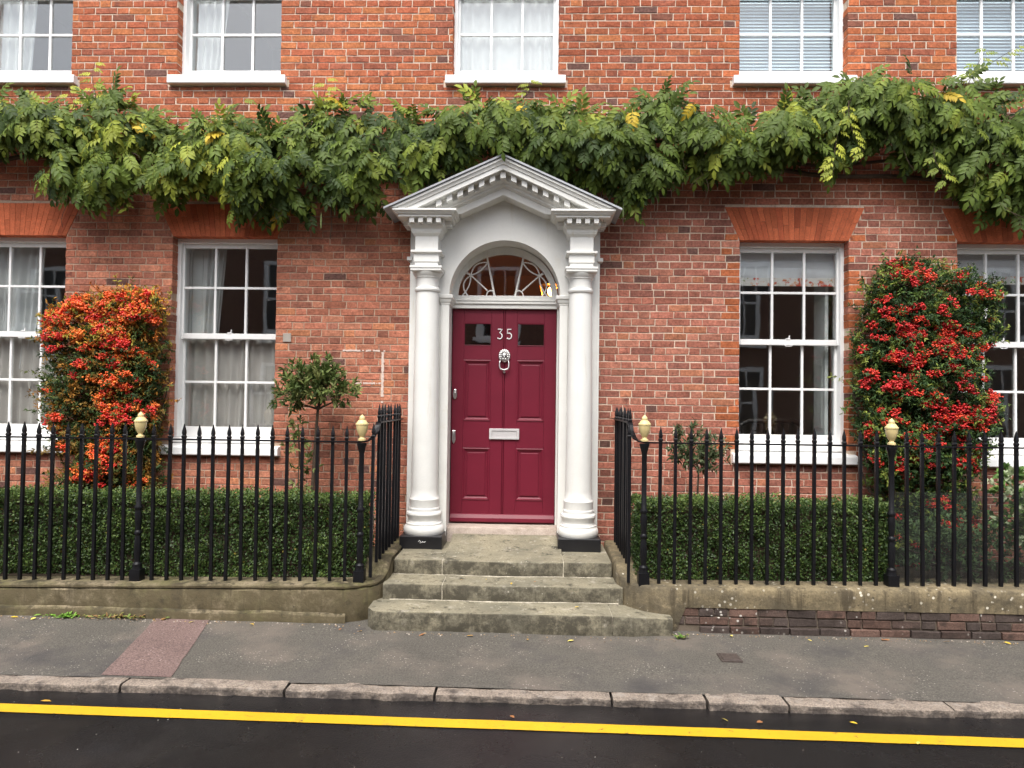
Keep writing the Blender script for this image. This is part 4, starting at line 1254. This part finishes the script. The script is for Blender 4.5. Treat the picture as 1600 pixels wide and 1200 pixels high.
def leaf_me(ti, ci):
    if (ti, ci) not in cache:
        v, t, c = TMP[ti]; cache[(ti, ci)] = tri_mesh('leaf', v, t, c*GREENS[ci], M['leaf'])
    return cache[(ti, ci)]
groups = {}
for i, q in enumerate(leaves):
    x, y, z, d, n, ti, sc, ci = q
    if i in solo_l:
        o = link('leaf', leaf_me(ti, ci), wi)
        f = rot_frames(d[None], n[None])[0]*sc
        o.matrix_local = Matrix(((*f[0], x), (*f[1], y), (*f[2], z), (0, 0, 0, 1)))
    else: groups.setdefault(ti, []).append(q)
parts_ = []
for ti, qs in groups.items():
    v, t, c = TMP[ti]
    pos = np.array([q[:3] for q in qs]); fr = rot_frames(np.array([q[3] for q in qs]), np.array([q[4] for q in qs])); sc = np.array([q[6] for q in qs])
    gc = np.array([GREENS[q[7]] for q in qs])*rng.uniform(.82, 1.18, (len(qs), 1))
    V, T, _ = scatter((v, t), pos, fr, sc, np.ones((len(qs), 3)))
    C = (gc[:, None, :]*c[None]).reshape(-1, 3)
    parts_.append((V, T, C))
stuff(link('foliage', tri_mesh('foliage', *merge(parts_), M['leaf']), wi))

# ------------------------------------------------------------------ clipped hedges
def hedge(x0, x1, y0, y1, z0, z1, label):
    t = thing('box_hedge', label, 'hedge', group='clipped hedges behind the railings')
    MB().box(x0+.05, x1-.05, y0+.06, y1-.05, z0, z1-.07).build('twigs', M['twig'], t)
    L_ = x1-x0; H = z1-z0
    nf = int(L_*H*14000); ntp = int(L_*(y1-y0)*9000); ne = int((y1-y0)*H*9000)
    pos = []; nr = []
    a = rng.random((nf, 3)); 
    pos.append(np.stack([x0+L_*a[:, 0], y0+.075*a[:, 1]**1.3, z0+H*a[:, 2]], 1)); nr.append(np.tile((0, -1, .35), (nf, 1)))
    a = rng.random((ntp, 3)); pos.append(np.stack([x0+L_*a[:, 0], y0+(y1-y0)*a[:, 1], z1-.07*a[:, 2]**1.3], 1)); nr.append(np.tile((0, -.3, 1), (ntp, 1)))
    for xe, s in ((x0, 1), (x1, -1)):
        a = rng.random((ne, 3)); pos.append(np.stack([xe+s*.07*a[:, 1], y0+(y1-y0)*a[:, 0], z0+H*a[:, 2]], 1)); nr.append(np.tile((-s, -.2, .35), (ne, 1)))
    pos = np.concatenate(pos); nr = np.concatenate(nr).astype(float)
    lump = np.array([fbm(p[0]*4, p[2]*4+p[1]*3, 1.7) for p in pos])
    pos[:, 1] -= .042*lump; pos[:, 2] += np.where(pos[:, 2] > z1-.1, .035*lump+np.abs(rng.normal(0, .012, len(pos))), 0)
    n = len(pos)
    d = rng.normal(0, 1, (n, 3))+nr*.35; d[:, 2] += .15
    nn = nr+rng.normal(0, .55, (n, 3))
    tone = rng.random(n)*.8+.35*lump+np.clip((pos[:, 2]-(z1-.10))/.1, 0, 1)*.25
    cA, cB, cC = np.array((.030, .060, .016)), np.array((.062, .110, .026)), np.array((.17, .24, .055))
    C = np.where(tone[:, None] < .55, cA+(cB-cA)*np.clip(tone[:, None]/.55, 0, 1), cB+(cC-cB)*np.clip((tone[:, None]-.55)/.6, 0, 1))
    C[rng.random(n) < .004] = (.3, .24, .05)
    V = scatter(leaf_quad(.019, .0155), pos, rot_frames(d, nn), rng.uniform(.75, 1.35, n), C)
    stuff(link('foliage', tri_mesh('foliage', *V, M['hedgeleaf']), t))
hedge(-6.2, -1.11, -1.06, -.62, .24, .905, 'clipped dark green box hedge behind the railing left of the steps')
hedge(1.13, 3.22, -1.06, -.62, .27, .925, 'clipped dark green box hedge behind the railing right of the steps')

# ------------------------------------------------------------------ berry bushes trained on the wall
def cluster_mesh(n, seed, c):
    r2 = np.random.default_rng(seed)
    ico = bpy.data.meshes.new('tmp'); import bmesh
    b = bmesh.new(); bmesh.ops.create_icosphere(b, subdivisions=1, radius=1); b.to_mesh(ico); b.free()
    v = np.array([x.co for x in ico.vertices]); t = np.array([tuple(p.vertices) for p in ico.polygons]); bpy.data.meshes.remove(ico)
    pos = r2.normal(0, 1, (n, 3)); pos /= np.linalg.norm(pos, axis=1, keepdims=True)
    pos *= (r2.random((n, 1))**.5)*np.array((.050, .030, .030))
    C = np.array(c)*r2.uniform(.65, 1.25, (n, 1))
    me = tri_mesh('berry_cluster', *scatter((v, t), pos, np.tile(np.eye(3), (n, 1, 1)), r2.uniform(.0052, .0078, n), C), M['berry'])
    me.polygons.foreach_set('use_smooth', [True]*len(me.polygons))
    return me
REDS = [(.62, .030, .020), (.55, .020, .018), (.66, .055, .020), (.46, .014, .015)]
ORNG = [(.74, .070, .025), (.80, .125, .025), (.66, .032, .025), (.80, .20, .030)]
def berry_bush(label, poly, pals, nclus, nshoot, depth, leafcols, base, topbias, gaps):
    t = thing('berry_bush', label, 'shrub', group='wall-trained berry bushes')
    meshes = [cluster_mesh(rng.integers(38, 62), 60+k+int(abs(base[0])*10), pals[k % len(pals)]) for k in range(12)]
    xs2 = [p[0] for p in poly]; zs2 = [p[1] for p in poly]
    def sample():
        while True:
            x, z = rng.uniform(min(xs2), max(xs2)), rng.uniform(min(zs2), max(zs2))
            if in_poly(x, z, poly) and edge_d(x, z) > .035+.05*fbm(x*4, z*4, 8.):
                return x, z
    def edge_d(x, z):
        best = 9
        for i in range(len(poly)):
            a = Vector(poly[i-1]); b = Vector(poly[i]); p = Vector((x, z)); ab = b-a
            h = max(0, min(1, (p-a).dot(ab)/ab.dot(ab))); best = min(best, (p-a-ab*h).length)
        return best
    def front(x, z):
        e = min(1, edge_d(x, z)/.22)
        return .10+depth*(.35+.65*e**.6)*(.55+.6*(.5+.5*fbm(x*2.4, z*3.4, base[0])))
    pos, dd, nn, cc, ss = [], [], [], [], []
    tw = MB()
    for k in range(nshoot):
        x, z = sample(); f = front(x, z)
        g = fbm(x*2.6, z*3.6, gaps)
        inner = rng.random() < .55
        y = -f*(rng.uniform(.10, .75) if inner else rng.uniform(.8, 1.05))
        if not inner and g < -.12 and rng.random() < .9: continue
        sd = np.array([rng.normal(0, .8), -.6-.4*rng.random(), rng.normal(.25, .5)]); sd /= np.linalg.norm(sd)
        L_ = rng.uniform(.07, .17)
        if edge_d(x, z) < .08 and rng.random() < .25: L_ *= 1.7
        nleaf = int(L_*120)
        p0 = np.array((x, y, z))
        lc = leafcols[min(len(leafcols)-1, int(rng.random()**1.3*len(leafcols)+max(0, fbm(x*2, z*2, 5.5))*1.2))]
        if topbias and rng.random() < max(0, (z-2.05)/.8): lc = [(.50, .26, .03), (.42, .12, .02), (.30, .26, .04)][rng.integers(0, 3)]
        for q in range(nleaf):
            s = rng.random()
            pos.append(p0+sd*L_*s+rng.normal(0, .006, 3)); d = rng.normal(0, .8, 3)+sd*.7; dd.append(d)
            nn.append(np.array((0, -.7, .8))+rng.normal(0, .5, 3)); cc.append(np.array(lc)*rng.uniform(.7, 1.3)); ss.append(rng.uniform(.75, 1.3))
    pos = np.array(pos)
    me = tri_mesh('foliage', *scatter(leaf_simple(.034, .0125, .2, .15), pos, rot_frames(np.array(dd), np.array(nn)), np.array(ss), np.array(cc)), M['leaf'])
    stuff(link('foliage', me, t))
    made = 0; tries = 0
    while made < nclus and tries < 20000:
        tries += 1
        x, z = sample()
        g = fbm(x*2.6, z*3.6, gaps); h = fbm(x*3.1+3, z*4.0, gaps+3.3)
        if g < -.15 or edge_d(x, z) < .035: continue
        if topbias and 1.0 < z < 2.0 and rng.random() < .2: continue
        w = .12+1.1*max(0, h+.10)+(.55*max(0, z-2.1) if topbias else 0)
        if z < 1.2: w *= .45
        if rng.random() > w: continue
        o = link('berry_cluster', meshes[rng.integers(0, 12)], t)
        o.location = (x, -front(x, z)*rng.uniform(.95, 1.10)-.02, z)
        s = rng.uniform(1.0, 1.85); o.scale = (s, s, s*rng.uniform(.75, 1.0)); o.rotation_euler = (rng.normal(0, .25), rng.normal(0, .35), rng.normal(0, .5))
        made += 1
    bx0, bz0 = base
    tops = [(bx0+dx_, -.14, z_) for dx_, z_ in ((-.45, 1.9), (-.15, 2.5), (.2, 2.4), (.5, 1.9), (.35, 1.3), (-.4, 1.2))]
    for tp in tops:
        tw.tube([(bx0, -.22, bz0), (bx0+(tp[0]-bx0)*.3, -.18, bz0+.55), (bx0+(tp[0]-bx0)*.75, -.15, (bz0+tp[2])/2+.2), tp], lambda s: .024-.018*s, 7)
    tw.build('stem', M['twig'], t, smooth=True)
G1 = [(.030, .060, .022), (.040, .080, .026), (.055, .105, .030), (.10, .16, .035), (.20, .24, .045)]
berry_bush('tall bush of scarlet and orange berries against the wall between the two left windows', LBUSH, ORNG, 300, 3800, .30, [(.035, .065, .022), (.06, .10, .025), (.10, .12, .028), (.22, .14, .03), (.32, .15, .025)], (-3.75, .24), True, 1.3)
berry_bush('broad bush of deep red berries against the wall between the two right windows', RBUSH, REDS, 300, 5200, .34, G1, (3.75, .26), False, 6.1)

# ------------------------------------------------------------------ small trees and plants
def clump_tree(name, label, cat, trunk, blobs, nleaf, lw_, cols, y, extra=(), thick=.022):
    t = thing(name, label, cat)
    mb = MB(); mb.tube(trunk, lambda s: thick*(1-.45*s), 8)
    top = np.array(trunk[-1])
    for (bx, by, bz, r) in blobs:
        mid = (top+np.array((bx, by, bz)))/2+np.array((0, 0, -.03))
        mb.tube([tuple(top-(0, 0, .02)), tuple(mid), (bx, by, bz)], lambda s: thick*.5*(1-.75*s), 6)
    for e in extra: mb.tube(e, lambda s: .011*(1-.5*s), 6)
    mb.build('trunk', M['twig'], t, smooth=True)
    pos, dd, nn, cc, ss = [], [], [], [], []
    tot = sum(b[3]**2 for b in blobs)
    for (bx, by, bz, r) in blobs:
        for k in range(max(3, int(nleaf*r*r/tot/9))):
            v = rng.normal(0, 1, 3); v /= np.linalg.norm(v); c = np.array((bx, by, bz))+v*r*rng.random()**.4
            sd = v+np.array((0, -.1, .55)); sd /= np.linalg.norm(sd)
            lc = cols[rng.integers(0, len(cols))]
            for q in range(9):
                pos.append(c+sd*rng.uniform(0, .06)); dd.append(sd*.7+rng.normal(0, .6, 3)); nn.append(np.array((0, -.5, 1))+rng.normal(0, .5, 3)); cc.append(np.array(lc)*rng.uniform(.75, 1.25)); ss.append(rng.uniform(.7, 1.2))
    V = scatter(leaf_simple(*lw_, .2, .1), np.array(pos), rot_frames(np.array(dd), np.array(nn)), np.array(ss), np.array(cc))
    stuff(link('crown', tri_mesh('crown', *V, M['leaf']), t))
    return t
BAYC = [(.060, .090, .024), (.085, .125, .032), (.125, .16, .045), (.19, .21, .07)]
clump_tree('bay_tree', 'small standard bay tree with a flat leafy crown left of the doorcase', 'small tree',
           [(-1.75, -.45, .24), (-1.74, -.45, .8), (-1.72, -.45, 1.3), (-1.70, -.45, 1.66)],
           [(-1.98, -.45, 1.76, .12), (-1.82, -.48, 1.86, .17), (-1.70, -.42, 1.92, .16), (-1.60, -.48, 1.84, .15), (-1.45, -.45, 1.80, .10), (-1.92, -.45, 1.98, .08), (-1.60, -.45, 2.02, .07)], 2300, (.065, .021), BAYC, -.45,
           extra=[[(-1.85, -.45, .24), (-1.83, -.43, .8), (-1.86, -.45, 1.2), (-1.88, -.45, 1.5)]])
tsh = clump_tree('bay_sucker', 'thin upright side shoots of leaves beside the bay tree trunk', 'small plant', [(-1.86, -.50, .24), (-1.85, -.50, 1.2)],
           [(-1.87, -.5, 1.50, .09), (-1.85, -.52, 1.32, .09), (-1.80, -.52, 1.12, .08), (-1.86, -.5, .98, .07)], 260, (.062, .020), BAYC, -.5, thick=.008)
clump_tree('olive_bush', 'small round grey-green bush on a thin stem behind the railing right of the steps', 'small plant',
           [(1.745, -.55, .26), (1.75, -.55, .9), (1.76, -.55, 1.16)],
           [(1.62, -.55, 1.32, .11), (1.74, -.58, 1.30, .14), (1.90, -.55, 1.30, .10), (1.66, -.55, 1.48, .07), (1.80, -.55, 1.22, .10)], 1150, (.058, .016), [(.05, .075, .03), (.075, .105, .042), (.11, .135, .07)], -.55, thick=.012)
clump_tree('leafy_shrub', 'bright green broad-leaved shrub at the photo\'s right edge below the window', 'shrub',
           [(4.85, -.6, .26), (4.85, -.6, .6)],
           [(4.42, -.92, .80, .17), (4.62, -.95, 1.02, .18), (4.45, -.62, 1.02, .16), (4.70, -.65, .95, .22), (5.0, -.6, 1.0, .25), (4.50, -.7, .70, .2), (4.8, -.75, .6, .25), (5.2, -.6, .7, .3)], 5200, (.060, .034), [(.08, .15, .035), (.12, .22, .05), (.17, .28, .075), (.42, .48, .30)], -.6)
clump_tree('low_shrub', 'dark low shrub behind the clear sheet at the foot of the right berry bush', 'shrub',
           [(3.7, -.75, .26), (3.7, -.75, .5)],
           [(3.40, -.80, .55, .16), (3.65, -.85, .62, .22), (3.95, -.8, .6, .22), (4.2, -.8, .5, .2), (3.8, -.9, .42, .2)], 2200, (.05, .018), [(.05, .09, .03), (.075, .125, .045), (.10, .16, .07)], -.8)

# weeds at the foot of the left wall
def weed(x, y, label, r, n, cols):
    t = thing('weed', label, 'weed')
    pos = np.array([(x, y, gz(x)+.008)]*n)+rng.normal(0, 1, (n, 3))*np.array((r, .012, .002))
    d = rng.normal(0, .8, (n, 3)); d[:, 2] = np.abs(d[:, 2])*.6+.15; d[:, 1] -= .3
    C = np.array([cols[i] for i in rng.integers(0, len(cols), n)])
    stuff(link('leaf_rosette', tri_mesh('leaf_rosette', *scatter(leaf_simple(.05, .018), pos, rot_frames(d, np.tile((0, -.3, 1.), (n, 1))), rng.uniform(.5, 1.1, n), C), M['leaf']), t))
weed(-3.40, -1.395, 'bright green weed growing at the foot of the left wall', .05, 60, [(.12, .26, .03), (.18, .32, .05)])
weed(-3.0, -1.39, 'sparse yellowing weeds along the foot of the left wall', .16, 70, [(.25, .24, .06), (.16, .22, .05), (.3, .18, .08)])
weed(1.42, -1.50, 'tiny green weed beside the end of the bottom step', .03, 24, [(.12, .24, .04), (.3, .3, .1)])

# ------------------------------------------------------------------ fallen leaves
v, tt = leaf_simple(1, .45, .15, .1)
LM = [tri_mesh('fallen_leaf', v*np.array((1, 1, .6)), tt, np.tile(c, (len(v), 1)), M['deadleaf']) for c in ((.62, .42, .03), (.55, .30, .04), (.30, .13, .05), (.66, .55, .12))]
LEAFC = ['yellow', 'orange', 'brown', 'pale straw']
def fallen(x, y, z, s, k, label, group, rz_=None):
    label = label % LEAFC[k]
    o = link('fallen_leaf', LM[k]); o.location = (x, y, z+.004); o.scale = (s, s, s)
    o.rotation_euler = (rng.normal(0, .15), rng.normal(0, .15), rng.uniform(0, 6.28) if rz_ is None else rz_)
    tag(o, label, 'leaf', group)
pz = lambda x, y: gz(x)-.018*max(0, -1.3-y)+.006
for x, y in [(-1.0, -1.54), (-1.17, -1.50), (-.52, -1.56), (1.81, -1.45), (2.37, -1.47), (2.94, -1.44), (2.99, -1.45), (2.78, -1.58), (3.89, -1.46), (.6, -1.62), (-3.8, -1.44), (-3.6, -1.43), (-2.6, -1.42), (-2.35, -1.43), (-1.9, -1.45), (3.4, -1.44), (4.3, -1.5), (-.15, -1.58), (.25, -1.62)]:
    fallen(x, y, pz(x, y), rng.uniform(.035, .062), rng.integers(0, 4), 'small %s fallen leaf on the pavement close to the walls and steps', 'leaves fallen along the walls and steps')
for x, y in [(-2.63, -2.76), (.16, -2.77), (1.39, -2.72), (1.62, -2.755), (2.13, -2.72), (2.38, -2.98)]:
    fallen(x, y, road_z(x, y)+.006, rng.uniform(.03, .06), rng.integers(0, 4), 'small %s fallen leaf lying on the dark wet road', 'leaves fallen on the road')
for x, y, z in [(-.30, -1.02, .242), (.12, -1.05, .234), (.32, -1.02, .24), (.62, -1.3, .116), (-.1, -.95, .234)]:
    fallen(x, y, z+.004, rng.uniform(.02, .04), rng.integers(0, 3), 'tiny %s withered leaf lying on the stone steps', 'leaves fallen on the steps')
gm = MB()   # grit swept along the foot of the walls
for k in range(420):
    x = random.uniform(-5, 5); y = (-1.40 if x < -1.05 else -1.53 if x < 1.36 else -1.40)-abs(random.gauss(0, .03)); s = random.uniform(.003, .008)
    c = random.choice([(.3, .2, .1), (.2, .14, .09), (.38, .33, .27), (.12, .09, .06)])
    z = pz(x, y)-.003
    gm.add([(x-s, y-s, z), (x+s, y-s*.6, z), (x+s*.5, y+s, z), (x, y, z+s)], [(0, 1, 3), (1, 2, 3), (2, 0, 3)], c)
for k in range(420):
    x = random.uniform(-5, 5); y = random.uniform(-2.42, -1.5); s = random.uniform(.0012, .0032)
    if random.random() < .2: y = random.uniform(-3.6, -2.7)
    z = (pz(x, y) if y > -2.5 else road_z(x, y)+.002)
    gm.add([(x-s, y-s, z), (x+s, y-s*.6, z), (x+s*.5, y+s, z), (x, y, z+s*.7)], [(0, 1, 3), (1, 2, 3), (2, 0, 3)], random.choice([(.5, .47, .42), (.35, .3, .25), (.6, .56, .5)]))
stuff(gm.build('grit', M['deadleaf']))

# ------------------------------------------------------------------ the houses across the street, mirrored in the panes
oh = thing('brick_house', 'brown brick house across the street mirrored in the ground floor panes', 'house')
OY = -11.2
M['farbrick'] = material('far_brick', (.16, .085, .06), .9, .25, 12, .2, 40)
MB().box(-16, 16, OY-6, OY, -.4, 6.6).build('wall', M['farbrick'], oh)
MB().box(-16.3, 16.3, OY-6, OY+.25, 6.6, 6.75).build('eaves', M['white'], oh)
for x in (-12.5, -9.6, -6.4, -3.9, -.62, 2.2, 5.7, 9.0, 12.2):
    for z0, z1 in ((.9, 2.7), (3.32, 5.2)):
        wn = part('window', oh)
        mb = MB()
        for a, b, c, d in ((-.55, -.45, z0, z1), (.45, .55, z0, z1), (-.449, .449, z0, z0+.1), (-.449, .449, z1-.1, z1), (-.449, .449, (z0+z1)/2-.03, (z0+z1)/2+.03), (-.17, -.14, z0+.101, z1-.101), (.14, .17, z0+.101, z1-.101)):
            mb.box(x+a, x+b, OY+.002, OY+.06, c, d)
        mb.box(x-.65, x+.65, OY+.002, OY+.14, z0-.1, z0-.002)
        mb.build('frame', M['white'], wn)
        MB().box(x-.449, x+.449, OY+.003, OY+.012, z0+.1, z1-.1).build('pane', M['blackpaint'], wn)
